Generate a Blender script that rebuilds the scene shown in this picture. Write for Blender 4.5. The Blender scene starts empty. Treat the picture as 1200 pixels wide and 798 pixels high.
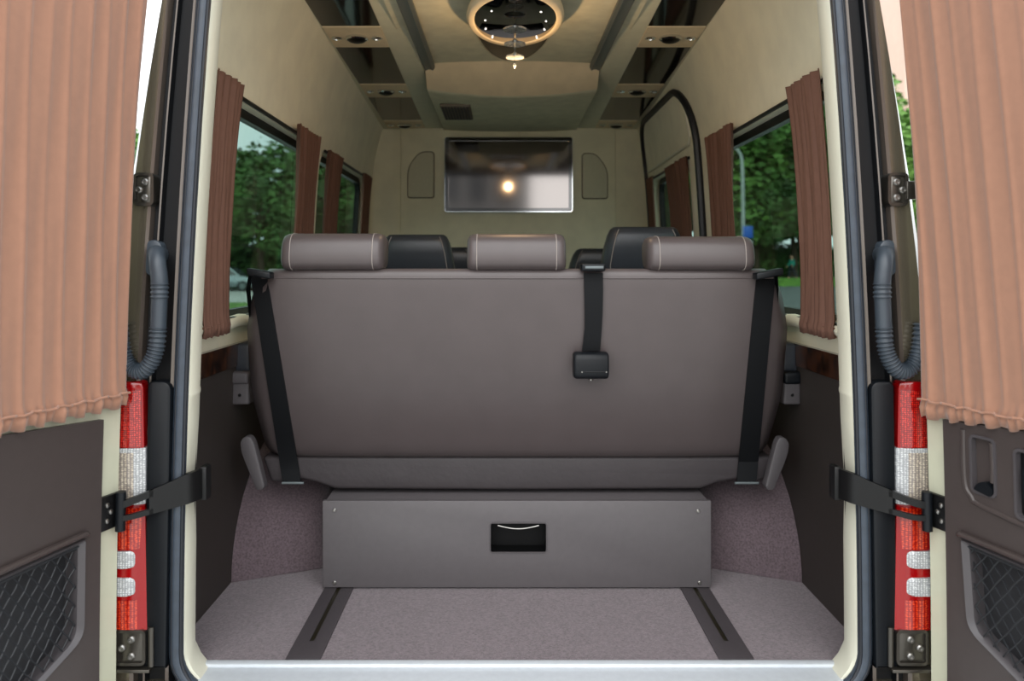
import bpy, bmesh, math, random
from mathutils import Vector, Matrix
PI = math.pi
C = bpy.context.scene.collection
random.seed(7)

# ------------------------------------------------------------------ camera
CAMX, CAMY, CAMZ, F, VX, VY = -0.04, -1.96, 0.97, 940.0, 590.0, 310.0
def P(px, py, d):                       # measured photo point at distance d -> metres
    return Vector((CAMX + (px - VX) / F * d, CAMY + d, CAMZ - (py - VY) / F * d))
def YD(d): return CAMY + d

# ------------------------------------------------------------------ materials
def lin(c):
    return tuple(((v / 255) / 12.92 if v / 255 <= 0.04045 else ((v / 255 + 0.055) / 1.055) ** 2.4) for v in c)
def mat(name, rgb, rough=0.5, metal=0.0, coat=0.0, noise=0.0, nscale=60, bump=0.0, bscale=300, bdist=0.002,
        spec=None, rgb2=None, emit=None, trans=0.0, sheen=0.0, kind='NOISE', stretch=(1, 1, 1), bstretch=(1,1,1), ramp=(.35, .65)):
    m = bpy.data.materials.new(name); m.use_nodes = True
    nt = m.node_tree; b = nt.nodes['Principled BSDF']; L = nt.links
    col = lin(rgb) + (1,)
    b.inputs['Base Color'].default_value = col
    b.inputs['Roughness'].default_value = rough
    b.inputs['Metallic'].default_value = metal
    b.inputs['Coat Weight'].default_value = coat
    b.inputs['Coat Roughness'].default_value = 0.08
    b.inputs['Transmission Weight'].default_value = trans
    b.inputs['Sheen Weight'].default_value = sheen
    if spec is not None: b.inputs['Specular IOR Level'].default_value = spec
    tc = nt.nodes.new('ShaderNodeTexCoord')
    def mapped(st):
        mp = nt.nodes.new('ShaderNodeMapping'); mp.inputs['Scale'].default_value = st
        L.new(tc.outputs['Object'], mp.inputs['Vector']); return mp.outputs['Vector']
    if noise > 0 or rgb2:
        t = nt.nodes.new('ShaderNodeTexNoise' if kind == 'NOISE' else 'ShaderNodeTexVoronoi')
        t.inputs['Scale'].default_value = nscale
        if kind == 'NOISE': t.inputs['Detail'].default_value = 5
        L.new(mapped(stretch), t.inputs['Vector'])
        r = nt.nodes.new('ShaderNodeValToRGB')
        c2 = lin(rgb2) if rgb2 else tuple(v * (1 + noise) for v in col[:3])
        c1 = col[:3] if rgb2 else tuple(v * (1 - noise) for v in col[:3])
        r.color_ramp.elements[0].color = c1 + (1,); r.color_ramp.elements[1].color = tuple(c2) + (1,)
        r.color_ramp.elements[0].position, r.color_ramp.elements[1].position = ramp
        if kind != 'NOISE': t.inputs['Randomness'].default_value = .25
        L.new(t.outputs[0], r.inputs['Fac']); L.new(r.outputs['Color'], b.inputs['Base Color'])
    if bump > 0:
        t = nt.nodes.new('ShaderNodeTexNoise'); t.inputs['Scale'].default_value = bscale
        t.inputs['Detail'].default_value = 4
        L.new(mapped(bstretch), t.inputs['Vector'])
        bp = nt.nodes.new('ShaderNodeBump'); bp.inputs['Strength'].default_value = bump; bp.inputs['Distance'].default_value = bdist
        L.new(t.outputs['Fac'], bp.inputs['Height']); L.new(bp.outputs['Normal'], b.inputs['Normal'])
    if emit:
        b.inputs['Emission Color'].default_value = lin(emit[0]) + (1,); b.inputs['Emission Strength'].default_value = emit[1]
    return m
def glass_mat(name, tint, gloss=0.05):
    m = bpy.data.materials.new(name); m.use_nodes = True; nt = m.node_tree; L = nt.links
    nt.nodes.remove(nt.nodes['Principled BSDF'])
    out = nt.nodes['Material Output']
    tr = nt.nodes.new('ShaderNodeBsdfTransparent'); tr.inputs['Color'].default_value = tint + (1,)
    gl = nt.nodes.new('ShaderNodeBsdfGlossy'); gl.inputs['Roughness'].default_value = 0.01
    lw = nt.nodes.new('ShaderNodeLayerWeight'); lw.inputs['Blend'].default_value = .5
    pw = nt.nodes.new('ShaderNodeMath'); pw.operation = 'POWER'; pw.inputs[1].default_value = 5.0
    fr = nt.nodes.new('ShaderNodeMath'); fr.operation = 'MULTIPLY_ADD'; fr.inputs[1].default_value = .5; fr.inputs[2].default_value = .02
    L.new(lw.outputs['Facing'], pw.inputs[0]); L.new(pw.outputs[0], fr.inputs[0])
    mx = nt.nodes.new('ShaderNodeMixShader')
    L.new(fr.outputs[0], mx.inputs[0]); L.new(tr.outputs[0], mx.inputs[1]); L.new(gl.outputs[0], mx.inputs[2])
    L.new(mx.outputs[0], out.inputs['Surface'])
    return m

M = {}
M['cream'] = mat('cream_suede', (222, 216, 190), 0.85, noise=0.05, nscale=9, bump=0.15, bscale=500, bdist=.001, sheen=.2)
M['ceil'] = mat('ceiling_suede', (208, 202, 176), 0.9, noise=0.07, nscale=14, bump=0.15, bscale=400, bdist=.001)
M['bulk'] = mat('bulkhead_suede', (218, 200, 168), 0.9, noise=0.05, nscale=14)
M['soffit'] = mat('soffit_vinyl', (212, 208, 184), 0.6, noise=0.03, nscale=20)
M['creamtrim'] = mat('cream_edge_trim', (208, 206, 188), 0.45)
M['doorcream'] = mat('cream_door_frame', (188, 188, 166), 0.5, noise=.02, nscale=30)
M['seal'] = mat('rubber_seal', (48, 57, 68), 0.42, noise=0.12, nscale=40, spec=.6)
M['seallip'] = mat('rubber_lip', (18, 22, 30), 0.5)
M['paint'] = mat('bronze_paint', (118, 110, 94), 0.22, metal=0.7, coat=1.0)
M['paintedge'] = mat('painted_flange', (98, 88, 80), 0.35, metal=0.5, coat=.6)
M['recess'] = mat('black_recess', (10, 11, 14), 0.5, spec=.3)
M['blackpl'] = mat('black_plastic', (9, 13, 18), 0.45, spec=.3, noise=.08, nscale=90)
M['black'] = mat('satin_black', (9, 9, 10), 0.4, spec=.35)
M['strap'] = mat('webbing_black', (11, 13, 16), 0.7, spec=.25, bump=.3, bscale=900, bdist=.0006)
M['hose'] = mat('conduit_rubber', (52, 60, 68), 0.42)
M['carpet'] = mat('mauve_carpet', (78, 66, 71), 0.95, rgb2=(106, 92, 98), nscale=150, bump=.6, bscale=420, bdist=.003, sheen=.3)
M['carpet2'] = mat('arch_carpet', (76, 64, 69), 0.95, rgb2=(99, 85, 90), nscale=170, bump=.6, bscale=420, bdist=.003, sheen=.3)
M['railcover'] = mat('rail_cover', (58, 53, 56), 0.6, noise=.05, nscale=100)
M['slot'] = mat('rail_slot', (40, 36, 22), 0.4, metal=.5)
M['alu'] = mat('aluminium_sill', (205, 211, 217), 0.4, metal=0.2, noise=.03, nscale=60)
M['aludark'] = mat('brushed_metal', (104, 112, 114), 0.42, metal=0.5)
M['steel'] = mat('steel_bolt', (150, 148, 144), 0.3, metal=1.0)
M['hinge'] = mat('hinge_metal', (84, 80, 74), 0.28, metal=.85, coat=.4)
M['chrome'] = mat('chrome', (225, 228, 230), 0.08, metal=1.0)
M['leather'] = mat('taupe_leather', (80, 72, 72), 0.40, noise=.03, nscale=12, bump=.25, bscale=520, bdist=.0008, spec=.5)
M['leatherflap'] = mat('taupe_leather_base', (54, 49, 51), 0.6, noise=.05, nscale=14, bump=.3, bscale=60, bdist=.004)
M['stitch'] = mat('pale_stitching', (150, 141, 136), 0.7)
M['bleather'] = mat('black_leather', (50, 54, 61), 0.38, bump=.2, bscale=400, bdist=.0008)
M['bxvinyl'] = mat('box_vinyl', (84, 80, 82), 0.5, noise=.03, nscale=60, bump=.25, bscale=500, bdist=.0008)
M['greypl'] = mat('grey_plastic', (74, 70, 72), 0.5, bump=.2, bscale=400, bdist=.0005)
M['panel'] = mat('brown_vinyl', (46, 40, 37), 0.55, noise=.05, nscale=60, bump=.25, bscale=480, bdist=.0008)
M['doorpanel'] = mat('door_brown_panel', (64, 56, 54), 0.42, noise=.03, nscale=50, bump=.2, bscale=500, bdist=.0006)
M['burl'] = mat('burl_wood', (16, 10, 7), 0.2, coat=.5, rgb2=(66, 36, 20), nscale=26)
M['gloss'] = mat('gloss_black_panel', (16, 15, 15), 0.08, metal=0.0, coat=.15, spec=.4)
M['mirror'] = mat('dark_mirror', (64, 62, 66), 0.04, metal=1.0)
M['screen'] = mat('screen_glass', (112, 108, 106), 0.07, metal=1.0)
M['inlay'] = mat('dark_inlay_glass', (12, 11, 10), 0.2, spec=.12)
M['bezel'] = mat('gloss_bezel', (14, 14, 16), 0.1, coat=1.0)
M['speaker'] = mat('speaker_cloth', (196, 192, 170), 0.9, noise=.15, nscale=400)
M['grille'] = mat('vent_grille', (104, 96, 84), 0.6)
M['clear'] = mat('clear_glass', (235, 240, 245), 0.02, trans=.9)
M['led'] = mat('white_led', (255, 255, 255), 0.4, emit=((255, 250, 240), 2))
M['warm'] = mat('warm_lamp', (255, 190, 120), 0.4, emit=((255, 170, 80), 12))
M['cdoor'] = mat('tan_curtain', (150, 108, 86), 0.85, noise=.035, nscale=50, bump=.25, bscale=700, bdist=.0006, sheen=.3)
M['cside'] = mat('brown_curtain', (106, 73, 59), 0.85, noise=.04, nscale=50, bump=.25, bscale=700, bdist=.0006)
M['tint'] = glass_mat('tinted_glass', (.47, .56, .52))
M['doorglass'] = glass_mat('door_glass', (.35, .4, .38))
M['net'] = mat('net_cord', (30, 32, 36), 0.5)
M['pocketdark'] = mat('pocket_inside', (34, 34, 37), 0.5, noise=.1, nscale=30)
M['pocketframe'] = mat('pocket_frame', (72, 68, 70), 0.35)
def lens(name, c1, c2, scale, st):
    return mat(name, c1, 0.12, coat=1.0, rgb2=c2, nscale=scale, kind='VORONOI', stretch=st, bump=.4, bscale=160, bdist=.002, ramp=(.12, .48))
M['redlens'] = lens('red_lens', (240, 52, 38), (116, 3, 6), 210, (1, .01, 1))
M['redflat'] = mat('red_lens_rim', (140, 4, 8), 0.15, coat=.3)
M['amberred'] = lens('amber_red_lens', (244, 76, 30), (132, 8, 5), 190, (.7, .01, 1.5))
M['clearlens'] = lens('clear_lens', (220, 206, 182), (118, 110, 104), 190, (.7, .01, 1.6))
M['whitelens'] = lens('white_lens', (226, 228, 228), (140, 142, 144), 200, (.8, .01, 1.2))
M['asphalt'] = mat('asphalt', (176, 176, 172), 0.9, noise=.08, nscale=2)
M['grass'] = mat('lawn_grass', (66, 104, 34), 0.9, rgb2=(100, 140, 52), nscale=3)
M['leafA'] = mat('leaf_dark', (46, 74, 34), 0.7, rgb2=(78, 116, 50), nscale=.6)
M['leafB'] = mat('leaf_mid', (62, 98, 38), 0.7, rgb2=(104, 146, 62), nscale=.6)
M['bark'] = mat('bark', (70, 58, 46), 0.9, noise=.2, nscale=6)
M['carpaint'] = mat('silver_car_paint', (128, 140, 146), 0.2, metal=.6, coat=1)
M['tyre'] = mat('tyre', (20, 20, 20), 0.8)
M['carglass'] = mat('car_glass', (20, 26, 30), 0.05, coat=1)
M['skin'] = mat('skin', (200, 150, 124), 0.6)
M['teal'] = mat('teal_jacket', (24, 132, 118), 0.8)
M['navy'] = mat('navy_trousers', (26, 32, 48), 0.8)
M['hair'] = mat('dark_hair', (40, 28, 22), 0.7)
M['bluesign'] = mat('blue_sign', (26, 92, 190), 0.4)
M['white'] = mat('white_paint', (235, 235, 232), 0.5)
M['pole'] = mat('galvanised_pole', (160, 168, 166), 0.4, metal=.4)
M['bldg'] = mat('peach_render', (206, 172, 156), 0.8, noise=.03, nscale=1)
M['bwin'] = mat('pale_window', (190, 205, 220), 0.1, coat=1)

# ------------------------------------------------------------------ object helpers
WL = {}
def tag(o, label=None, cat=None, group=None, kind=None):
    if label: o['label'] = label
    if cat: o['category'] = cat
    if group: o['group'] = group
    if kind: o['kind'] = kind
    return o
def thing(name, label, cat, loc, group=None):
    o = bpy.data.objects.new(name, None); C.objects.link(o); o.empty_display_size = .05
    o.location = loc; WL[o] = Vector(loc)
    return tag(o, label, cat, group)
def obj(name, bm, material, parent=None, smooth=True, angle=38, label=None, kind=None, recalc=True):
    if recalc: bmesh.ops.recalc_face_normals(bm, faces=bm.faces)
    vs = [v.co for v in bm.verts]
    lo = Vector(min(v[i] for v in vs) for i in range(3)); hi = Vector(max(v[i] for v in vs) for i in range(3))
    c = (lo + hi) / 2
    if parent is None: c.z = lo.z
    bmesh.ops.translate(bm, verts=bm.verts, vec=-c)
    me = bpy.data.meshes.new(name); 
    if smooth:
        for f in bm.faces: f.smooth = True
    bm.to_mesh(me); bm.free()
    if smooth: me.set_sharp_from_angle(angle=math.radians(angle))
    for m in (material if isinstance(material, (list, tuple)) else [material]):
        me.materials.append(M[m] if isinstance(m, str) else m)
    o = bpy.data.objects.new(name, me); C.objects.link(o)
    if parent is not None:
        o.parent = parent; o.location = c - WL[parent]
    else: o.location = c
    WL[o] = c.copy()
    if label: o['label'] = label
    if kind: o['kind'] = kind
    return o
def struct(name, bm, material, **k): return obj(name, bm, material, kind='structure', **k)

def new(): return bmesh.new()
def add(bm, other):
    me = bpy.data.meshes.new('tmp'); other.to_mesh(me); other.free(); bm.from_mesh(me); bpy.data.meshes.remove(me); return bm
def box(lo, hi, bev=0.0, seg=2, bm=None):
    b = new(); r = bmesh.ops.create_cube(b, size=1)
    lo, hi = Vector(lo), Vector(hi)
    for v in b.verts: v.co = Vector((lo[i] + (v.co[i] + .5) * (hi[i] - lo[i]) for i in range(3)))
    if bev > 0: bmesh.ops.bevel(b, geom=list(b.edges), offset=bev, segments=seg, profile=.5, affect='EDGES')
    return add(bm, b) if bm else b
def mapv(bm, f):
    for v in bm.verts: v.co = Vector(f(v.co))
    return bm
def loft(secs, cap=True, closed=True, bm=None, mats=None):
    b = bm or new(); rows = [[b.verts.new(Vector(p)) for p in s] for s in secs]
    n = len(rows[0])
    for i in range(len(rows) - 1):
        for j in range(n if closed else n - 1):
            k = (j + 1) % n
            f = b.faces.new((rows[i][j], rows[i][k], rows[i + 1][k], rows[i + 1][j]))
            if mats: f.material_index = mats[j]
    if cap and closed:
        b.faces.new(rows[0][::-1]); b.faces.new(rows[-1])
    return b
def frame_of(t):
    t = t.normalized(); up = Vector((0, 0, 1)) if abs(t.z) < .9 else Vector((0, 1, 0))
    a = t.cross(up).normalized(); return a, a.cross(t).normalized()
def smooth_path(pts, n=8):
    pts = [Vector(p) for p in pts]; out = []
    for i in range(len(pts) - 1):
        p0 = pts[max(i - 1, 0)]; p1 = pts[i]; p2 = pts[i + 1]; p3 = pts[min(i + 2, len(pts) - 1)]
        for k in range(n):
            t = k / n
            out.append(.5 * ((2 * p1) + (-p0 + p2) * t + (2 * p0 - 5 * p1 + 4 * p2 - p3) * t * t + (-p0 + 3 * p1 - 3 * p2 + p3) * t ** 3))
    out.append(pts[-1]); return out
def tube(pts, r, n=10, closed=False, bm=None, rfun=None, flat=1.0):
    pts = [Vector(p) for p in pts]; secs = []; N = len(pts); prev = None
    for i, p in enumerate(pts):
        t = (pts[(i + 1) % N] - pts[i - 1]) if closed else (pts[min(i + 1, N - 1)] - pts[max(i - 1, 0)])
        t.normalize()
        if prev is None: a, _ = frame_of(t)
        else:
            a = prev - t * prev.dot(t)
            a = a.normalized() if a.length > 1e-6 else frame_of(t)[0]
        prev = a; b2 = t.cross(a)
        rr = rfun(i / max(N - 1, 1), i) * r if rfun else r
        secs.append([p + a * math.cos(2 * PI * k / n) * rr + b2 * math.sin(2 * PI * k / n) * rr * flat for k in range(n)])
    if closed: secs.append(secs[0])
    b = new(); loft(secs, cap=not closed, bm=b)
    if closed: bmesh.ops.remove_doubles(b, verts=b.verts, dist=1e-6)
    return add(bm, b) if bm else b
def lathe(profile, center, axis=(0, 0, 1), n=24, bm=None, sx=1.0, sy=1.0, start=None):
    ax = Vector(axis).normalized(); a, b2 = frame_of(ax) if start is None else (Vector(start), ax.cross(Vector(start)))
    secs = [[Vector(center) + ax * h + (a * math.cos(2 * PI * k / n) * sx + b2 * math.sin(2 * PI * k / n) * sy) * max(r, 1e-4) for k in range(n)] for r, h in profile]
    b = loft(secs); return add(bm, b) if bm else b
def rrect(w, h, r, n=5):
    out = []; r = min(r, w * .499, h * .499)
    for cx, cy, a0 in ((w / 2 - r, h / 2 - r, 0), (-w / 2 + r, h / 2 - r, 90), (-w / 2 + r, -h / 2 + r, 180), (w / 2 - r, -h / 2 + r, 270)):
        for k in range(n + 1):
            a = math.radians(a0 + 90 * k / n); out.append((cx + r * math.cos(a), cy + r * math.sin(a)))
    return out
def prism(poly, f, t0, t1, bev=0, seg=2, bm=None):     # poly of (a,b); f(a,b,t)->point
    b = loft([[f(a, c, t0) for a, c in poly], [f(a, c, t1) for a, c in poly]])
    if bev > 0:
        bmesh.ops.recalc_face_normals(b, faces=b.faces)
        bmesh.ops.bevel(b, geom=list(b.edges), offset=bev, segments=seg, profile=.5, affect='EDGES')
    return add(bm, b) if bm else b
def round_poly(pts, r, n=4):
    out = []; N = len(pts)
    for i in range(N):
        p = Vector(pts[i]); a = Vector(pts[i - 1]) - p; b = Vector(pts[(i + 1) % N]) - p
        rr = r[i] if isinstance(r, (list, tuple)) else r
        rr = min(rr, a.length * .45, b.length * .45)
        if rr <= 1e-5: out.append(tuple(p)); continue
        p1 = p + a.normalized() * rr; p2 = p + b.normalized() * rr
        for k in range(n + 1):
            t = k / n; q = p1 * (1 - t) ** 2 + p * 2 * t * (1 - t) + p2 * t * t; out.append(tuple(q))
    return out
def cut(bm, cutters):
    me = bpy.data.meshes.new('a'); bmesh.ops.recalc_face_normals(bm, faces=bm.faces); bm.to_mesh(me); bm.free(); o = bpy.data.objects.new('a', me); C.objects.link(o)
    tmp = []
    for c in cutters:
        mc = bpy.data.meshes.new('c'); bmesh.ops.recalc_face_normals(c, faces=c.faces); c.to_mesh(mc); c.free(); oc = bpy.data.objects.new('c', mc); C.objects.link(oc); tmp.append(oc)
        md = o.modifiers.new('b', 'BOOLEAN'); md.object = oc; md.operation = 'DIFFERENCE'; md.solver = 'EXACT'
    dg = bpy.context.evaluated_depsgraph_get(); dg.update()
    r = bmesh.new(); ev = o.evaluated_get(dg); r.from_mesh(ev.to_mesh()); ev.to_mesh_clear()
    for x in tmp + [o]:
        m_ = x.data; bpy.data.objects.remove(x); bpy.data.meshes.remove(m_)
    return r
def slab(a0, a1, z0, z1, n0, n1, dz=.06, da=None):         # grid slab in local (a, n, z)
    b = new(); nz = max(1, round((z1 - z0) / dz)); na = max(1, round((a1 - a0) / da)) if da else 1
    def g(n):
        return [[b.verts.new((a0 + (a1 - a0) * i / na, n, z0 + (z1 - z0) * j / nz)) for j in range(nz + 1)] for i in range(na + 1)]
    A, B = g(n0), g(n1)
    for G in (A, B):
        for i in range(na):
            for j in range(nz): b.faces.new((G[i][j], G[i + 1][j], G[i + 1][j + 1], G[i][j + 1]))
    for i in range(na):
        b.faces.new((A[i][0], A[i + 1][0], B[i + 1][0], B[i][0])); b.faces.new((A[i][nz], A[i + 1][nz], B[i + 1][nz], B[i][nz]))
    for j in range(nz):
        b.faces.new((A[0][j], A[0][j + 1], B[0][j + 1], B[0][j])); b.faces.new((A[na][j], A[na][j + 1], B[na][j + 1], B[na][j]))
    return b
def hole(a0, a1, z0, z1, n0, n1, r):
    w, h = a1 - a0, z1 - z0
    return loft([[((a0 + a1) / 2 + x, n, (z0 + z1) / 2 + y) for x, y in rrect(w, h, r, 6)] for n in (n0, n1)])
def ringframe(a0, a1, z0, z1, n0, n1, r, t, f):              # rounded rectangular frame, width t inwards
    w, h = a1 - a0, z1 - z0; ca, cz = (a0 + a1) / 2, (z0 + z1) / 2
    o = [(ca + x, cz + y) for x, y in rrect(w, h, r, 6)]; i = [(ca + x, cz + y) for x, y in rrect(w - 2 * t, h - 2 * t, max(r - t, .004), 6)]
    secs = []
    for k in range(len(o)):
        secs.append([f(o[k][0], n0, o[k][1]), f(o[k][0], n1, o[k][1]), f(i[k][0], n1, i[k][1]), f(i[k][0], n0, i[k][1])])
    secs.append(secs[0]); b = loft(secs, cap=False); bmesh.ops.remove_doubles(b, verts=b.verts, dist=1e-6); return b

# ------------------------------------------------------------------ shell shape
def off(z): return .0256 * max(z, 0) ** 2
def xin(z): return .885 - off(z) - (.35 * (z - 1.45) ** 2 if z > 1.45 else 0)
SIDE = {-1: 'left', 1: 'right'}
DP = 4.82; YP = YD(DP)                                       # partition
ZW0, ZW1 = .80, 1.46

# floor and sill
bm = box((-.90, 0, -.03), (.90, YP + .05, 0)); floor = struct('floor', bm, 'carpet')
bm = box((-.80, -.16, -.03), (.80, -.022, -.002), .003); box((-.795, -.022, -.02), (.795, .002, .004), .003, bm=bm)
box((-.80, -.165, -.12), (.80, -.155, -.004), .003, bm=bm)
sill = struct('trim_1', bm, 'alu'); sill['label'] = 'brushed aluminium sill plate along the rear edge of the floor'

# floor rails
for s in (-1, 1):
    t = thing('floor_rail', 'dark grey %s floor track with a narrow slot, running under the storage box' % SIDE[s], 'floor rail', (s * .532, .2, 0), 'floor tracks')
    bm = cut(box((s * .532 - .043, .006, 0), (s * .532 + .043, .9, .004), .001), [box((s * .532 - .006, .10, .0015), (s * .532 + .006, .95, .02))])
    obj('rail_cover', bm, 'railcover', t)
    obj('slot_channel', box((s * .532 - .0055, .1, .0012), (s * .532 + .0055, .89, .0022)), 'slot', t, label='brassy channel in the slot')

# side walls
win = {-1: [(.19, 1.42), (1.50, 2.66)], 1: [(.19, 1.42), (1.76, 2.72)]}
nwin = 0
for s in (-1, 1):
    def W(a, n, z, s=s): return (s * (xin(z) + n), a, z)      # n>0 outwards
    def Wm(co, W=W): return W(co.x, co.y, co.z)
    cutters = [hole(a0, a1, ZW0, ZW1, -.1, .2, .09) for a0, a1 in win[s]]
    bm = cut(slab(-.02, YP + .05, 0, 1.93, 0, .055, .055, .5), cutters); mapv(bm, Wm)
    struct('wall_' + SIDE[s], bm, 'cream', angle=30)
    bm = mapv(slab(-.015, YP, .0, .66, -.014, -.001, .06), Wm); struct('trim_%d' % (2 if s < 0 else 3), bm, 'panel')['label'] = 'dark brown vinyl lower panel of the %s side wall' % SIDE[s]
    bm = mapv(slab(-.015, YP, .66, .728, -.018, -.001, .03), Wm)
    struct('trim_%d' % (4 if s < 0 else 5), bm, 'burl')['label'] = 'polished burl wood strip along the %s side wall' % SIDE[s]
    for a0, a1 in win[s]:
        nwin += 1
        w = bpy.data.objects.new('window_%d' % nwin, None); C.objects.link(w); w.location = W((a0 + a1) / 2, .05, ZW0); WL[w] = Vector(w.location); w['kind'] = 'structure'; w.empty_display_size = .05
        obj('window_frame', ringframe(a0 - .01, a1 + .01, ZW0 - .01, ZW1 + .01, .030, .058, .09, .038, W), 'black', w)
        bm = hole(a0, a1, ZW0, ZW1, .044, .048, .09); mapv(bm, Wm); obj('window_pane', bm, 'tint', w)
    # padded roll under the rear window
    pts = [W(.03 + i * .07, -.012, .797 + .003 * math.sin(i * 2.1)) for i in range(21)]
    struct('trim_%d' % (6 if s < 0 else 7), tube(pts, .019, 10, rfun=lambda t, i: 1 + .07 * math.sin(i * 2.7)), 'cream')['label'] = 'padded roll along the %s window sill' % SIDE[s]

# sliding door inside the right wall
def W(a, n, z): return (xin(z) + n, a, z)
d3 = bpy.data.objects.new('door_3', None); C.objects.link(d3); d3.location = (.86, 2.2, 0); WL[d3] = Vector(d3.location); d3['kind'] = 'structure'
A0, A1 = 1.575, 2.80
def doorz(a): return 1.775
bm = cut(slab(A0, A1, .74, 1.78, -.012, -.001, .05, .2), [hole(1.76, 2.72, ZW0, ZW1, -.1, .1, .09)])
poly = rrect(A1 - A0, 2.4, .26, 8)
big = cut(box((A0 - .1, -.2, .5), (A1 + .1, .2, 2.0)), [loft([[((A0 + A1) / 2 + x, n, .578 + y) for x, y in poly] for n in (-.3, .3)])])
bm = cut(bm, [big]); mapv(bm, lambda co: W(co.x, co.y, co.z)); obj('door_panel', bm, 'cream', d3)
ed = [W((A0 + A1) / 2 + x, -.016, .578 + y) for x, y in poly if .578 + y > .0]
hi = [(x, y) for x, y in rrect(A1 - A0, 2.4, .26, 8)]
right_up = [(A1, z / 10) for z in range(1, 16)] + [((A0 + A1) / 2 + x, .578 + y) for x, y in hi if y > .9] + [(A0, z / 10) for z in range(15, 0, -1)]
obj('door_seal', tube([W(a, -.014, z) for a, z in right_up], .017, 8), 'seallip', d3, label='black rubber door seal')
obj('grab_ledge', tube([W(1.66, -.014, 1.68), W(1.665, -.016, 1.55), W(1.70, -.016, 1.52), W(2.2, -.016, 1.515), W(2.74, -.016, 1.51)], .008, 8), 'creamtrim', d3)

# partition
bm = box((-.88, YP, 0), (.88, YP + .04, 1.93)); struct('wall_front', bm, 'cream')
bm = box((-.655, YP - .02, 0), (.63, YP, 1.80), .004); struct('trim_8', bm, 'cream')['label'] = 'raised cream centre panel of the front partition'

# television
tz0, tz1, tx0, tx1 = 1.285, 1.7226, -.386, .367
yt = YP - .0195
t = thing('television', 'black flat screen television hung on the cream front partition', 'television', ((tx0 + tx1) / 2, yt, tz0))
obj('television_back', box((tx0 + .02, yt - .025, tz0 + .02), (tx1 - .02, yt, tz1 - .02), .006), 'black', t)
fr = lambda a, n, z: (a, n, z)
obj('bezel', ringframe(tx0, tx1, tz0, tz1, yt - .052, yt - .02, .012, .020, fr), 'bezel', t)
obj('screen', box((tx0 + .012, yt - .046, tz0 + .012), (tx1 - .012, yt - .024, tz1 - .012)), 'screen', t, label='reflective screen')
obj('bezel_rim', ringframe(tx0 - .003, tx1 + .003, tz0 - .003, tz1 + .003, yt - .046, yt - .022, .014, .006, fr), 'chrome', t, label='thin chrome rim')

for s, x0, x1, z0, z1 in ((-1, -.61, -.457, 1.372, 1.641), (1, .433, .58, 1.367, 1.631)):
    t = thing('wall_speaker', 'grey cloth speaker with a cut corner %s of the television' % SIDE[s], 'speaker', ((x0 + x1) / 2, YP - .021, z0), 'speakers on the front partition')
    pl = [(x0, z0), (x1, z0), (x1, z1 - .09), (x1 - .07, z1), (x0, z1)] if s > 0 else [(x0, z0), (x1, z0), (x1, z1), (x0 + .07, z1), (x0, z1 - .09)]
    rr = [.015, .015, .06, .05, .02] if s > 0 else [.015, .015, .02, .05, .06]
    pr = round_poly(pl, rr)
    obj('grille_cloth', prism(pr, lambda a, b, t_: (a, t_, b), YP - .03, YP - .021, .003), 'speaker', t)
    cx, cz = (x0 + x1) / 2, (z0 + z1) / 2
    pts = [(cx + (a - cx) * 1.02, YP - .024, cz + (b - cz) * 1.02) for a, b in pr]
    obj('grille_rim', tube(pts, .0035, 6, closed=True), 'grille', t)

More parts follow.
